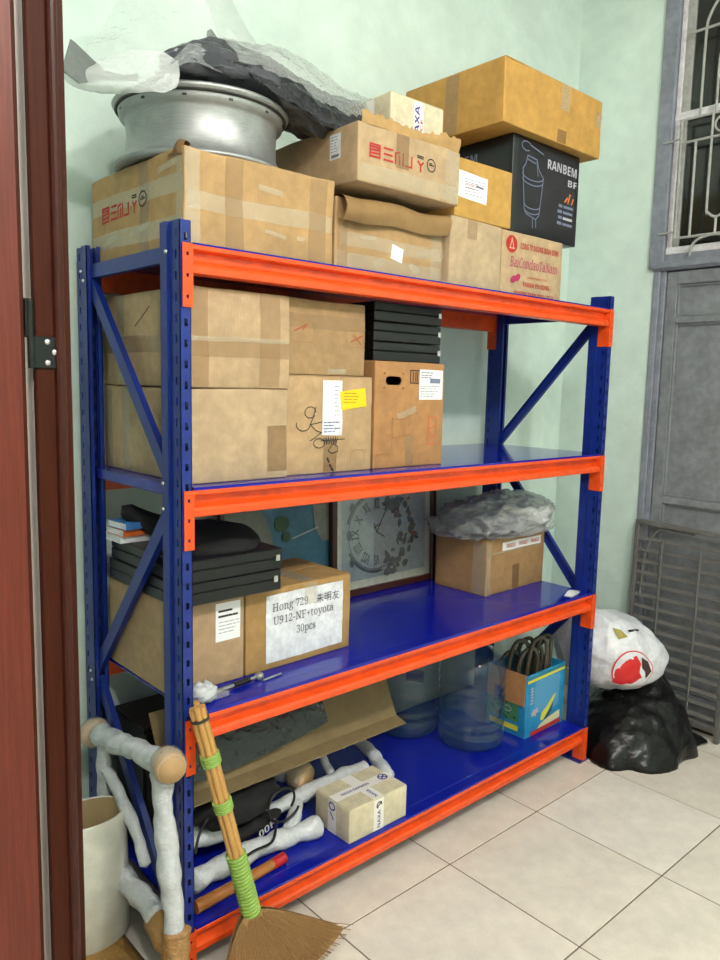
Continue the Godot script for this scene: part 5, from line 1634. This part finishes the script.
func end_block(parent: Node3D, c: Vector3, axis: Vector3, r: float, l: float) -> void:
	var y := axis.normalized()
	var x := y.cross(Vector3.UP if absf(y.y) < 0.9 else Vector3.RIGHT).normalized()
	var s := S()
	lathe(s, [Vector2(0, -l / 2), Vector2(r * 0.92, -l / 2), Vector2(r, -l * 0.36), Vector2(r, l * 0.36), Vector2(r * 0.92, l / 2), Vector2(0, l / 2)], 28, c, Basis(x, y, x.cross(y)), 1)
	var o := part("end_block", done(s), M.woodend, parent)
	o.set_meta("label", "tan cardboard end block under clear film")
	s = S()
	lathe(s, [Vector2(0, -l / 2 - 0.003), Vector2(r * 0.95, -l / 2 - 0.003), Vector2(r + 0.004, -l * 0.36), Vector2(r + 0.004, l * 0.30), Vector2(r * 0.8, l / 2 + 0.004)], 28, c, Basis(x, y, x.cross(y)), 1)
	part("end_film", done(s), M.film, parent)

func build_bottom_shelf() -> void:
	var y: float = DECK[0]
	water_bottle("large clear blue water bottle standing beside the blue printed box", Vector3(1.448, y, -0.238), 0.0)
	water_bottle("large clear blue water bottle standing behind the other bottle", Vector3(1.325, y, -0.490), 0.9)
	# open blue printed box with hoses
	var B := thing("printed_box", "open blue printed box with folded tan flap, full of hoses", "box", Vector3(1.762, y, -0.195), 0.0)
	var w := 0.275
	var h := 0.272
	var d := 0.20
	part("box_side", box_mesh(Vector3(w, h, 0.004), 0.001, Vector3(0, h / 2, d / 2)), M.printblue, B)
	part("box_side", box_mesh(Vector3(w, h, 0.004), 0.001, Vector3(0, h / 2, -d / 2)), M.printblue, B)
	part("box_side", box_mesh(Vector3(0.004, h, d), 0.001, Vector3(-w / 2, h / 2, 0)), M.printblue, B)
	part("box_side", box_mesh(Vector3(0.004, h, d), 0.001, Vector3(w / 2, h / 2, 0)), M.printblue, B)
	part("box_bottom", box_mesh(Vector3(w, 0.004, d), 0.001, Vector3(0, 0.002, 0)), M.printblue, B)
	var s := S()
	box(s, Vector3(-w / 2 - 0.006, h - 0.065, 0.0), Vector3(0.004, 0.135, d - 0.006), 0.001, Basis(Vector3.BACK, -0.03))
	part("folded_flap", done(s), card(rgb(190, 140, 92), 20), B)
	var C := {"node": B, "size": Vector3(w + 0.006, h, d + 0.006), "amp": 0.0, "bulge": 0.0, "n": noise(1, 0.1)}
	fill(C, "print_panel", "f", [Vector2(0.05, 0.10), Vector2(0.13, 0.085), Vector2(0.24, 0.09), Vector2(0.24, 0.235), Vector2(0.06, 0.24)], mat(rgb(84, 150, 190), 0.4), 0.0004)
	fill(C, "print_shape", "f", [Vector2(0.105, 0.055), Vector2(0.125, 0.050), Vector2(0.165, 0.085), Vector2(0.200, 0.125), Vector2(0.215, 0.150), Vector2(0.190, 0.140), Vector2(0.150, 0.105), Vector2(0.112, 0.085)], M.printyellow, 0.0010)
	fill(C, "print_shape", "f", [Vector2(0.130, 0.050), Vector2(0.170, 0.080), Vector2(0.200, 0.118), Vector2(0.185, 0.075), Vector2(0.160, 0.055)], mat(rgb(40, 60, 40), 0.5), 0.0008)
	fill(C, "print_shape", "f", [Vector2(0.08, 0.012), Vector2(0.25, 0.030), Vector2(0.25, 0.065), Vector2(0.16, 0.052), Vector2(0.10, 0.036)], mat(rgb(206, 196, 150), 0.5), 0.0006)
	stick(C, "red_band", "f", 0.04, 0.004, 0.255, 0.024, M.ink_red, 0.0012, 0.03)
	stick(C, "yellow_band", "f", 0.004, 0.240, 0.275, 0.252, M.printyellow, 0.0010, 0.02)
	stick(C, "yellow_band", "f", 0.004, 0.258, 0.275, 0.262, M.printgreen, 0.0010, 0.02)
	strokes(C, "print_mark", "f", [[Vector2(0.04, 0.10), Vector2(0.08, 0.115)], [Vector2(0.045, 0.09), Vector2(0.085, 0.105)], [Vector2(0.05, 0.115), Vector2(0.07, 0.085)]], 0.007, mat(rgb(206, 180, 180), 0.5), 0.0012)
	for k in 6:
		strokes(C, "print_mark", "f", [[Vector2(0.030, 0.145 + 0.013 * k), Vector2(0.045, 0.147 + 0.013 * k)]], 0.007, M.ink_white, 0.0012)
	fill(C, "print_panel", "l", [Vector2(0.01, 0.06), Vector2(0.17, 0.06), Vector2(0.17, 0.136), Vector2(0.01, 0.136)], M.printgreen, 0.0006)
	stick(C, "yellow_band", "l", 0.02, 0.022, 0.17, 0.045, M.printyellow, 0.0008)
	var rng := RandomNumberGenerator.new()
	rng.seed = 31
	var marks := []
	for k in 16:
		var p := Vector2(rng.randf_range(0.02, 0.15), rng.randf_range(0.065, 0.13))
		marks.append([p, p + Vector2(rng.randf_range(-0.015, 0.02), rng.randf_range(-0.01, 0.01))])
	strokes(C, "print_mark", "l", marks, 0.008, mat(rgb(28, 50, 44), 0.5), 0.001)
	strokes(C, "print_mark", "l", [arc(Vector2(0.115, 0.108), Vector2(0.018, 0.012), 0, TAU, 12)], 0.005, M.ink_white, 0.0014)
	for k in 7:
		var t := thing("rubber_hose", ["dark olive hose looped highest in the blue printed box", "dark olive hose bent beside the box flap", "dark olive hose bent deep in the blue box", "dark olive hose arched near the rack post in the box", "dark olive hose standing at the back of the blue box", "dark olive hose leaning over the box's rear edge", "dark olive hose curled at the corner of the blue box"][k], "hose", Vector3(1.762, y, -0.195), 0.0, "hoses in the printed box")
		var x0 := -0.09 + 0.030 * k
		var zz := -0.05 + 0.028 * (k % 4)
		s = S()
		var hh := 0.30 + 0.016 * ((k * 3) % 5)
		tube(s, [V(x0 - 0.03, 0.01, zz), V(x0 - 0.035, 0.20, zz - 0.01), V(x0 - 0.015, hh, zz), V(x0 + 0.03, hh + 0.025, zz + 0.02), V(x0 + 0.065 - 0.006 * k, hh - 0.03, zz + 0.03), V(x0 + 0.06 - 0.006 * k, 0.15, zz + 0.02), V(x0 + 0.055 - 0.006 * k, 0.02, zz + 0.01)], 0.009, 10, 6)
		part("hose_coil", done(s), M.hose, t)
	# small carton with printed white tape
	var D := carton("taped_small_carton", "small cream carton crossed with white printed tape before the wrapped bars", "box", Vector3(0.714, y, -0.100), 0.0, Vector3(0.258, 0.110, 0.172), M.cream_card, 61, 0.0008, true)
	stick(D, "white_tape", "t", 0.105, 0.002, 0.150, 0.170, M.whitetape, 0.0034)
	stick(D, "white_tape", "f", 0.105, 0.002, 0.150, 0.109, M.whitetape, 0.0008)
	stick(D, "white_tape", "t", 0.002, 0.066, 0.256, 0.108, M.whitetape, 0.0040)
	stick(D, "white_tape", "l", 0.066, 0.002, 0.108, 0.109, M.whitetape, 0.0008)
	letters(D, "tape_print", "t", "NAXA EXPRESS", 0.10, 0.087, 0.011, M.ink_blue, "b", 0.12, 0.0, 0.0048)
	strokes(D, "tape_logo", "t", [arc(Vector2(0.225, 0.087), Vector2(0.016, 0.016), 0, TAU, 16), [Vector2(0.216, 0.080), Vector2(0.234, 0.094)], [Vector2(0.216, 0.094), Vector2(0.234, 0.080)]], 0.005, M.ink_blue, 0.0048)
	letters(D, "tape_print", "t", "NAXA", 0.127, 0.035, 0.012, M.ink_blue, "b", 0.05, PI / 2, 0.0042)
	letters(D, "tape_print", "f", "NAXA", 0.128, 0.040, 0.013, M.ink_blue, "b", 0.06, PI / 2)
	strokes(D, "tape_logo", "f", [arc(Vector2(0.128, 0.088), Vector2(0.010, 0.010), 0, PI * 1.3, 10), [Vector2(0.118, 0.082), Vector2(0.138, 0.096)]], 0.005, M.ink_black, 0.0016)
	strokes(D, "tape_logo", "l", [arc(Vector2(0.087, 0.092), Vector2(0.014, 0.012), 0, TAU, 12), [Vector2(0.08, 0.07), Vector2(0.095, 0.05)]], 0.005, M.ink_blue, 0.0016)
	# bar frame wrapped in bubble film, lying on the shelf
	var o := Vector3(0.45, y, -0.22)
	var F := thing("wrapped_bar_frame", "metal bar frame wrapped in white bubble film lying on the bottom shelf", "wrapped frame", o)
	wrapped("wrapped_bar", F, [V(0.085, 0.205, -0.115) - o, V(0.25, 0.198, -0.130) - o, V(0.42, 0.190, -0.135) - o, V(0.545, 0.190, -0.120) - o], 0.030, 81)
	wrapped("wrapped_bar", F, [V(0.10, 0.245, -0.235) - o, V(0.36, 0.232, -0.225) - o, V(0.64, 0.232, -0.245) - o, V(0.86, 0.232, -0.240) - o], 0.025, 82)
	wrapped("wrapped_bar", F, [V(0.97, 0.240, -0.42) - o, V(0.945, 0.235, -0.30) - o, V(0.905, 0.215, -0.165) - o], 0.024, 83)
	wrapped("wrapped_bar", F, [V(0.44, 0.20, -0.14) - o, V(0.50, 0.215, -0.185) - o, V(0.54, 0.225, -0.235) - o], 0.024, 84)
	wrapped("wrapped_bar", F, [V(0.16, 0.245, -0.25) - o, V(0.19, 0.255, -0.29) - o, V(0.22, 0.262, -0.335) - o], 0.026, 85)
	wrapped("wrapped_bar", F, [V(0.54, 0.260, -0.44) - o, V(0.70, 0.265, -0.46) - o, V(0.92, 0.25, -0.44) - o], 0.034, 86)
	wrapped("wrapped_bar", F, [V(0.74, 0.300, -0.36) - o, V(0.745, 0.25, -0.33) - o, V(0.75, 0.22, -0.30) - o], 0.014, 88)
	end_block(F, V(0.602, 0.268, -0.292) - o, V(0.3, -0.1, 1.0), 0.046, 0.06)
	wrapped("wrapped_bar", F, [V(0.560, 0.285, -0.43) - o, V(0.585, 0.272, -0.34) - o], 0.038, 87)
	# black sack and looped cord
	var nz := noise(91, 0.09, true, 3)
	s = S()
	blob(s, 40, 22, func(dd: Vector3) -> Vector3:
		var p := Vector3(dd.x * 0.135, dd.y * 0.050, dd.z * 0.07)
		p *= 1.0 + 0.28 * nz.get_noise_3dv(p * 70.0)
		return p, Vector3.ZERO)
	var sk := thing("black_sack", "crumpled black sack lying over the wrapped bars", "sack", Vector3(0.300, 0.318, -0.225), 0.1)
	part("sack_cloth", done(s), M.blackmatte, sk)
	s = S()
	blob(s, 30, 14, func(dd: Vector3) -> Vector3:
		var p := Vector3(dd.x * 0.10, dd.y * 0.022, dd.z * 0.03)
		p *= 1.0 + 0.3 * nz.get_noise_3dv(p * 90.0 + Vector3(40, 0, 0))
		return Basis(Vector3.BACK, 0.02) * p + Vector3(0.045, -0.085, 0.035), Vector3(0.045, -0.085, 0.035))
	part("sack_lettered_end", done(s), M.blackmatte, sk)
	var CC := {"node": sk, "size": Vector3(0.2, 0.1, 0.148), "amp": 0.0, "bulge": 0.0, "n": noise(1, 0.1)}
	letters(CC, "sack_lettering", "f", "00H", 0.165, -0.088, 0.024, M.ink_white, "b", 0.07, 0.25, 0.0)
	s = S()
	var loop := []
	for k in 26:
		var a := TAU * k / 24.0 - 0.6
		loop.append(V(0.430 + 0.056 * cos(a), 0.285 + 0.050 * sin(a), -0.175 + 0.004 * k * 0.3))
	tube(s, loop, 0.0042, 8, 2)
	var cord := thing("looped_cord", "thin black cord coiled in a loop before the wrapped bars", "cord")
	part("cord_loop", done(s), M.cord, cord)
	s = S()
	tube(s, [V(0.385, 0.30, -0.172), V(0.36, 0.345, -0.19), V(0.30, 0.372, -0.20), V(0.22, 0.36, -0.19), V(0.15, 0.30, -0.18), V(0.12, 0.25, -0.16)], 0.0045, 8, 8)
	part("cord_end", done(s), M.cord, cord)
	s = S()
	tube(s, [V(0.40, 0.255, -0.15), V(0.35, 0.225, -0.10), V(0.27, 0.232, -0.085), V(0.20, 0.22, -0.085)], 0.0042, 8, 8)
	part("cord_end", done(s), M.cord, cord)
	# wooden handle with a red end
	var st := thing("wooden_handle", "brown wooden tool handle with red tip on the blue shelf", "tool handle", Vector3(0.21, y, -0.06))
	s = S()
	tube(s, [V(-0.155, 0.019, 0.012), V(0.0, 0.018, 0.002), V(0.125, 0.017, -0.010)], func(t: float) -> float: return lerpf(0.0185, 0.0150, t), 16, 6)
	part("shaft", done(s), M.stickwood, st)
	s = S()
	tube(s, [V(0.118, 0.017, -0.009), V(0.165, 0.017, -0.014)], 0.0168, 16)
	part("red_tip", done(s), M.redpaint, st)
	# long folded cardboard strip leaning over the bars
	s = S()
	var lip := PackedVector2Array([Vector2(-0.165, 0.393), Vector2(-0.2145, 0.405), Vector2(-0.330, 0.632), Vector2(-0.3335, 0.630), Vector2(-0.217, 0.4015), Vector2(-0.165, 0.3895)])
	extrude(s, lip, Vector3(0.065, 0, 0), Vector3(0.985, 0, 0), Vector3.BACK, Vector3.UP)
	var cs := thing("cardboard_channel", "long folded olive-brown cardboard strip leaning above the wrapped bars", "cardboard", Vector3.ZERO)
	part("folded_sheet", done(s), M.olivecard, cs)
	s = S()
	patch(s, [[V(0.10, 0.43, -0.205), V(0.30, 0.43, -0.206), V(0.52, 0.445, -0.212), V(0.66, 0.46, -0.222)], [V(0.10, 0.475, -0.228), V(0.30, 0.48, -0.23), V(0.52, 0.49, -0.236), V(0.66, 0.492, -0.24)], [V(0.10, 0.56, -0.275), V(0.30, 0.56, -0.275), V(0.52, 0.56, -0.275), V(0.66, 0.56, -0.275)]], 60, 16, crumpler(93, 0.005, 0.03))
	single("dark_plastic_sheet", "crumpled dark plastic sheet lying on the folded cardboard strip", "plastic sheet", done(s), M.darksheet, Vector3(0, 0.012, 0.006))
	# upright cases at the back that hold the strip up
	var kb := thing("black_crate", "black plastic crate standing behind the wrapped bars by the post", "crate", Vector3(0.215, y, -0.465))
	part("crate_body", box_mesh(Vector3(0.30, 0.40, 0.20), 0.008, Vector3(0, 0.20, 0)), M.black, kb)
	part("crate_rim", box_mesh(Vector3(0.315, 0.022, 0.215), 0.004, Vector3(0, 0.405, 0)), M.black, kb)
	for k in 3:
		part("crate_rib", box_mesh(Vector3(0.010, 0.38, 0.008), 0.002, Vector3(-0.1 + 0.1 * k, 0.20, 0.103)), M.black, kb)

# ------------------------------------------------------------------ things on the floor
func build_floor_things() -> void:
	# standing wrapped bar frame beside the rack
	var o := Vector3(-0.05, 0, -0.2)
	var U := thing("standing_bar_frame", "bar frame wrapped in white film standing at the rack's open end", "wrapped frame", o)
	wrapped("wrapped_bar", U, [V(-0.052, 0.175, 0.042) - o, V(-0.052, 0.34, 0.022) - o, V(-0.055, 0.50, -0.008) - o, V(-0.052, 0.615, -0.030) - o], 0.027, 101)
	wrapped("wrapped_bar", U, [V(-0.052, 0.642, -0.015) - o, V(-0.050, 0.622, -0.14) - o, V(-0.045, 0.588, -0.30) - o, V(-0.040, 0.560, -0.43) - o], 0.029, 102)
	wrapped("wrapped_bar", U, [V(-0.042, 0.55, -0.400) - o, V(-0.044, 0.40, -0.400) - o, V(-0.046, 0.20, -0.415) - o, V(-0.046, 0.035, -0.43) - o], 0.021, 103)
	wrapped("wrapped_bar", U, [V(-0.048, 0.200, -0.41) - o, V(-0.050, 0.198, -0.25) - o, V(-0.052, 0.190, -0.06) - o], 0.030, 104)
	wrapped("wrapped_bar", U, [V(-0.045, 0.47, -0.385) - o, V(-0.036, 0.42, -0.31) - o, V(-0.028, 0.34, -0.22) - o, V(-0.024, 0.27, -0.18) - o], 0.016, 105)
	var lo := wrapped("brown_wrapping", U, [V(-0.052, 0.215, 0.040) - o, V(-0.053, 0.13, 0.050) - o, V(-0.053, 0.036, 0.058) - o], 0.036, 106, M.brownwrap)
	lo.set_meta("label", "brown tape wrapping on the lower bar")
	lo = wrapped("brown_wrapping", U, [V(-0.052, 0.182, -0.08) - o, V(-0.052, 0.172, -0.01) - o, V(-0.052, 0.160, 0.035) - o], 0.036, 107, M.brownwrap)
	lo.set_meta("label", "brown tape wrapping on the cross bar")
	end_block(U, V(-0.052, 0.650, 0.012) - o, V(-0.25, 0.05, 1.0), 0.040, 0.056)
	end_block(U, V(-0.046, 0.560, -0.455) - o, V(0.1, 0, -1.0), 0.042, 0.030)
	# flat kraft parcel under the bin
	var s := S()
	var kn := noise(111, 0.06, false, 3)
	blob(s, 60, 20, func(d: Vector3) -> Vector3:
		var k := 1.0 / maxf(absf(d.x), absf(d.z)) if maxf(absf(d.x), absf(d.z)) > 0.3 else 3.3
		var e := clampf(k * maxf(absf(d.x), absf(d.z)), 0.0, 1.0)
		var p := Vector3(clampf(d.x * k * 0.98, -1.0, 1.0) * 0.19 * minf(1.0, 1.0), 0.0, clampf(d.z * k, -1.0, 1.0) * 0.28)
		var f := sqrt(d.x * d.x + d.z * d.z)
		p *= minf(1.0, f * 1.25)
		p.y = 0.016 + signf(d.y) * 0.016 * sqrt(clampf(1.0 - pow(minf(1.0, f * 1.25), 8.0), 0.0, 1.0)) * e
		p.y += (0.010 * kn.get_noise_3dv(p * 100.0) if p.y > 0.017 else 0.0)
		return Vector3(p.x, maxf(p.y, 0.0), p.z), Vector3(0, 0.016, 0))
	single("kraft_parcel", "flat brown kraft parcel on the floor under the cream bin", "parcel", done(s), M.kraft, Vector3(-0.235, 0, -0.17))
	# oval bin
	var bn := thing("waste_bin", "tall oval cream plastic bin standing on the kraft parcel", "bin", Vector3(-0.133, 0.031, -0.310))
	s = S()
	var sq := Basis.from_scale(Vector3(1.0, 1.0, 0.72))
	lathe(s, [Vector2(0.0, 0.0), Vector2(0.108, 0.0), Vector2(0.114, 0.006), Vector2(0.1125, 0.2), Vector2(0.109, 0.365), Vector2(0.1085, 0.372), Vector2(0.105, 0.374), Vector2(0.103, 0.370)], 48, Vector3.ZERO, sq)
	part("bin_shell", done(s), M.bin, bn)
	s = S()
	lathe(s, [Vector2(0.103, 0.370), Vector2(0.104, 0.20), Vector2(0.104, 0.02), Vector2(0.0, 0.018)], 48, Vector3.ZERO, sq)
	part("bin_liner", done(s), M.bin_in, bn)
	build_broom()
	build_bags()

func build_broom() -> void:
	var top := V(0.012, 0.795, 0.040)
	var low := V(0.140, 0.205, 0.098)
	var t := thing("grass_broom", "straw broom with bamboo handle and green bindings leaning on the rack", "broom", Vector3(0.20, 0, 0.13))
	var o := Vector3(0.20, 0, 0.13)
	var ax := (low - top).normalized()
	var e1 := ax.cross(Vector3.BACK).normalized()
	var e2 := ax.cross(e1).normalized()
	var s: SurfaceTool
	var core: Material = M.bamboo
	for k in 7:
		var off := Vector3.ZERO if k == 0 else (e1 * cos(TAU * k / 6.0) + e2 * sin(TAU * k / 6.0)) * 0.0145
		s = S()
		var j := 0.006 * sin(k * 2.3)
		tube(s, [top + off + ax * j - o, top.lerp(low, 0.5) + off * 0.92 - o, low + off * 0.88 - o], 0.0085, 10, 3)
		part("bamboo_stem", done(s), core, t)
	for q in [[0.215, 0.265, 5], [0.435, 0.485, 5], [0.70, 1.0, 18]]:
		s = S()
		var n: int = q[2]
		var pts := []
		for k in n * 12 + 1:
			var a := TAU * k / 12.0
			var f := lerpf(q[0], q[1], float(k) / (n * 12))
			pts.append(top.lerp(low, f) + (e1 * cos(a) + e2 * sin(a)) * 0.0225 - o)
		tube(s, pts, 0.0040 if n < 10 else 0.0052, 6)
		part("green_binding", done(s), M.green, t)
	s = S()
	tube(s, [top.lerp(low, 0.05) - o, top.lerp(low, 0.062) - o], 0.0245, 14)
	part("wire_ring", done(s), M.darksteel, t)
	# straw head: a closed fan and loose straws on it
	var C := func(u: float, v: float, side: float) -> Vector3:
		# u -1..1 across, v 0..1 down
		var c := low.lerp(V(0.215, 0.012, 0.150), v)
		var half := lerpf(0.026, 0.150, pow(v, 0.72))
		var x := c.x + u * half + 0.045 * v * u
		var yy := c.y + (0.050 * v * u if u > 0.0 else -0.01 * v * u) - 0.02 * v * (1.0 - u * u)
		var th := lerpf(0.024, 0.020, v) * sqrt(maxf(0.0, 1.0 - u * u * 0.96))
		return V(x, maxf(yy, 0.004), c.z + side * th + 0.012 * v * u) - o
	s = S()
	var nu := 26
	var nv := 12
	for side in [-1.0, 1.0]:
		for i in nu:
			for j in nv:
				var u0 := -1.0 + 2.0 * i / nu
				var u1 := -1.0 + 2.0 * (i + 1) / nu
				var v0 := float(j) / nv
				var v1 := float(j + 1) / nv
				quad(s, C.call(u0, v0, side), C.call(u1, v0, side), C.call(u1, v1, side), C.call(u0, v1, side), Vector3(0, 0, side), 1 + int(side > 0))
	for i in nu:
		var u0 := -1.0 + 2.0 * i / nu
		var u1 := -1.0 + 2.0 * (i + 1) / nu
		quad(s, C.call(u0, 1.0, -1.0), C.call(u1, 1.0, -1.0), C.call(u1, 1.0, 1.0), C.call(u0, 1.0, 1.0), Vector3.DOWN)
	part("straw_head", done(s), M.straw, t)
	var rng := RandomNumberGenerator.new()
	rng.seed = 5
	var straws := S()
	for k in 620:
		var u := rng.randf_range(-1.0, 1.0)
		var side := 1.0 if rng.randf() < 0.75 else -1.0
		var v0 := rng.randf_range(0.0, 0.5)
		var v1 := rng.randf_range(0.75, 1.04)
		var du := rng.randf_range(-0.10, 0.10)
		var pts := []
		for m in 4:
			var f := m / 3.0
			var p: Vector3 = C.call(clampf(u + du * f, -1.02, 1.02), minf(lerpf(v0, v1, f), 1.0), side)
			p.z += side * rng.randf_range(0.0005, 0.004)
			if m == 3 and v1 > 1.0:
				p += V(0.02 * u + 0.01, -0.004, 0.004)
			p.y = maxf(p.y, 0.0015)
			pts.append(p)
		tube(straws, pts, 0.0011, 4)
	var loose := part("loose_straw", done(straws), M.loose_straw, t)
	loose.set_meta("kind", "stuff")

func build_bags() -> void:
	# black rubbish bag
	var rg := noise(121, 0.035, true, 3)
	var sm := noise(122, 0.02, false, 2)
	var cr := noise(124, 0.07, true, 2)
	var c := Vector3(2.245, 0.0, 0.030)
	var f := func(d: Vector3) -> Vector3:
		var h := Vector2(d.x, d.z).length()
		var up := d.y
		var p: Vector3
		if up >= 0.0:
			var narrowing := 1.0 - 0.18 * up   # the bag narrows towards its mouth
			p = Vector3(d.x * 0.285 * narrowing, up * 0.262, d.z * 0.270 * narrowing)
			p.x += 0.05 * up
			p.y += 0.125 * clampf(d.x + 0.20, 0.0, 1.0) * up
		else:
			p = Vector3(d.x * 0.285, 0.0, d.z * 0.270) * minf(1.0, h * 1.6)
		var ang := atan2(d.z, d.x)
		var skirt := clampf(1.0 - p.y / 0.14, 0.0, 1.0)
		p.x *= 1.0 + 0.05 * skirt * sin(ang * 9.0 + 1.0)
		p.z *= 1.0 + 0.05 * skirt * sin(ang * 7.0)
		# folds hang down from the mouth
		var q := Vector3(ang * 9.0 * h, p.y * 22.0, 3.0)
		p *= 1.0 + 0.055 * rg.get_noise_3dv(q * 3.0) + 0.07 * sm.get_noise_3dv(p * 100.0) + 0.035 * cr.get_noise_3dv(p * 100.0)
		return Vector3(p.x, maxf(p.y, 0.0), p.z)
	var s := S()
	blob(s, 110, 60, f, Vector3(0, 0.12, 0))
	var t := thing("rubbish_bag", "full black rubbish bag on the tiled floor beside the rack", "bag", c)
	part("bag_film", done(s), M.bagblack, t)
	s = S()
	patch(s, [[V(0.17, 0.05, 0.14), V(0.22, 0.050, 0.17), V(0.265, 0.03, 0.20)], [V(0.18, 0.035, 0.20), V(0.235, 0.040, 0.215), V(0.285, 0.020, 0.235)], [V(0.16, 0.006, 0.235), V(0.22, 0.012, 0.25), V(0.27, 0.004, 0.262)]], 16, 12, crumpler(123, 0.008, 0.12))
	part("bag_corner", done(s), M.bagblack, t)
	# white carrier bag on it
	var rw := noise(131, 0.030, true, 3)
	var sw := noise(132, 0.025, false, 2)
	var cw := noise(133, 0.07, true, 2)
	var wc := Vector3(2.232, 0.428, -0.075)
	var g := func(d: Vector3) -> Vector3:
		var p := Vector3(d.x * 0.235, d.y * (0.175 if d.y > 0.0 else 0.168), d.z * 0.240)
		p.x -= 0.07 * clampf(d.y, 0.0, 1.0)
		p.y += 0.03 * exp(-pow((d.x + 0.35) / 0.3, 2.0)) * clampf(d.y, 0, 1)
		var q := p * 100.0
		p.y += 0.035 * exp(-pow((d.x + 0.55) / 0.12, 2.0) - pow((d.z - 0.1) / 0.4, 2.0)) * clampf(d.y * 2.0, 0, 1)
		p *= 1.0 + 0.085 * rw.get_noise_3dv(q) + 0.06 * sw.get_noise_3dv(q) + 0.03 * cw.get_noise_3dv(Vector3(q.x, q.y * 0.4, q.z))
		return p
	s = S()
	blob(s, 160, 100, g, Vector3.ZERO)
	var wb := thing("carrier_bag", "full white plastic carrier bag with red emblem on the rubbish bag", "bag", wc)
	part("bag_film", done(s), M.bagwhite, wb)
	var dec := func(cen: Vector3, pts: Array, m: Material, nm: String, off: float) -> void:
		var d0 := cen.normalized()
		var ex := Vector3.UP.cross(d0).normalized()
		var ey := d0.cross(ex).normalized()
		var pv := PackedVector2Array(pts)
		var ss := S()
		var cc := Vector2.ZERO
		for p in pv:
			cc += p
		cc /= pv.size()
		var P := func(q: Vector2) -> Vector3:
			var dd: Vector3 = (d0 + ex * q.x + ey * q.y).normalized()
			var pp: Vector3 = g.call(dd)
			return pp + pp.normalized() * off
		for i in pv.size():
			var a := pv[i]
			var b := pv[(i + 1) % pv.size()]
			var steps := 9
			for k in steps:
				var a0 := cc.lerp(a, float(k) / steps)
				var b0 := cc.lerp(b, float(k) / steps)
				var a1 := cc.lerp(a, float(k + 1) / steps)
				var b1 := cc.lerp(b, float(k + 1) / steps)
				if k == 0:
					tri(ss, P.call(a0), P.call(a1), P.call(b1), d0, 1)
				else:
					quad(ss, P.call(a0), P.call(b0), P.call(b1), P.call(a1), d0, 1)
		part(nm, done(ss), m, wb)
	var cen := V(-0.56, -0.12, 0.76)
	dec.call(cen, arc(Vector2.ZERO, Vector2(0.40, 0.52), 0, TAU * 0.97, 30), M.bagred, "emblem_ring", 0.006)
	dec.call(cen, arc(Vector2.ZERO, Vector2(0.375, 0.49), 0, TAU * 0.97, 30), M.bagwhite, "emblem_ground", 0.0072)
	dec.call(cen, [Vector2(-0.36, -0.30), Vector2(-0.34, 0.05), Vector2(-0.15, 0.28), Vector2(0.06, 0.40), Vector2(0.12, 0.20), Vector2(0.08, 0.0), Vector2(0.14, -0.14), Vector2(0.0, -0.34), Vector2(-0.2, -0.42)], M.bagred, "emblem_figure", 0.0095)
	dec.call(cen, [Vector2(0.16, 0.34), Vector2(0.30, 0.22), Vector2(0.34, -0.02), Vector2(0.24, -0.22), Vector2(0.20, -0.02), Vector2(0.14, 0.10)], M.bagdark, "emblem_figure", 0.0095)
	dec.call(V(-0.45, 0.62, 0.62), [Vector2(-0.16, -0.10), Vector2(-0.20, 0.10), Vector2(-0.06, 0.06), Vector2(0.02, -0.06)], mat(rgb(150, 140, 60), 0.6), "contents_showing", 0.007)
	dec.call(V(-0.20, 0.64, 0.62), [Vector2(-0.16, -0.05), Vector2(-0.15, 0.0), Vector2(0.14, 0.05), Vector2(0.14, 0.01)], M.cord, "contents_showing", 0.007)
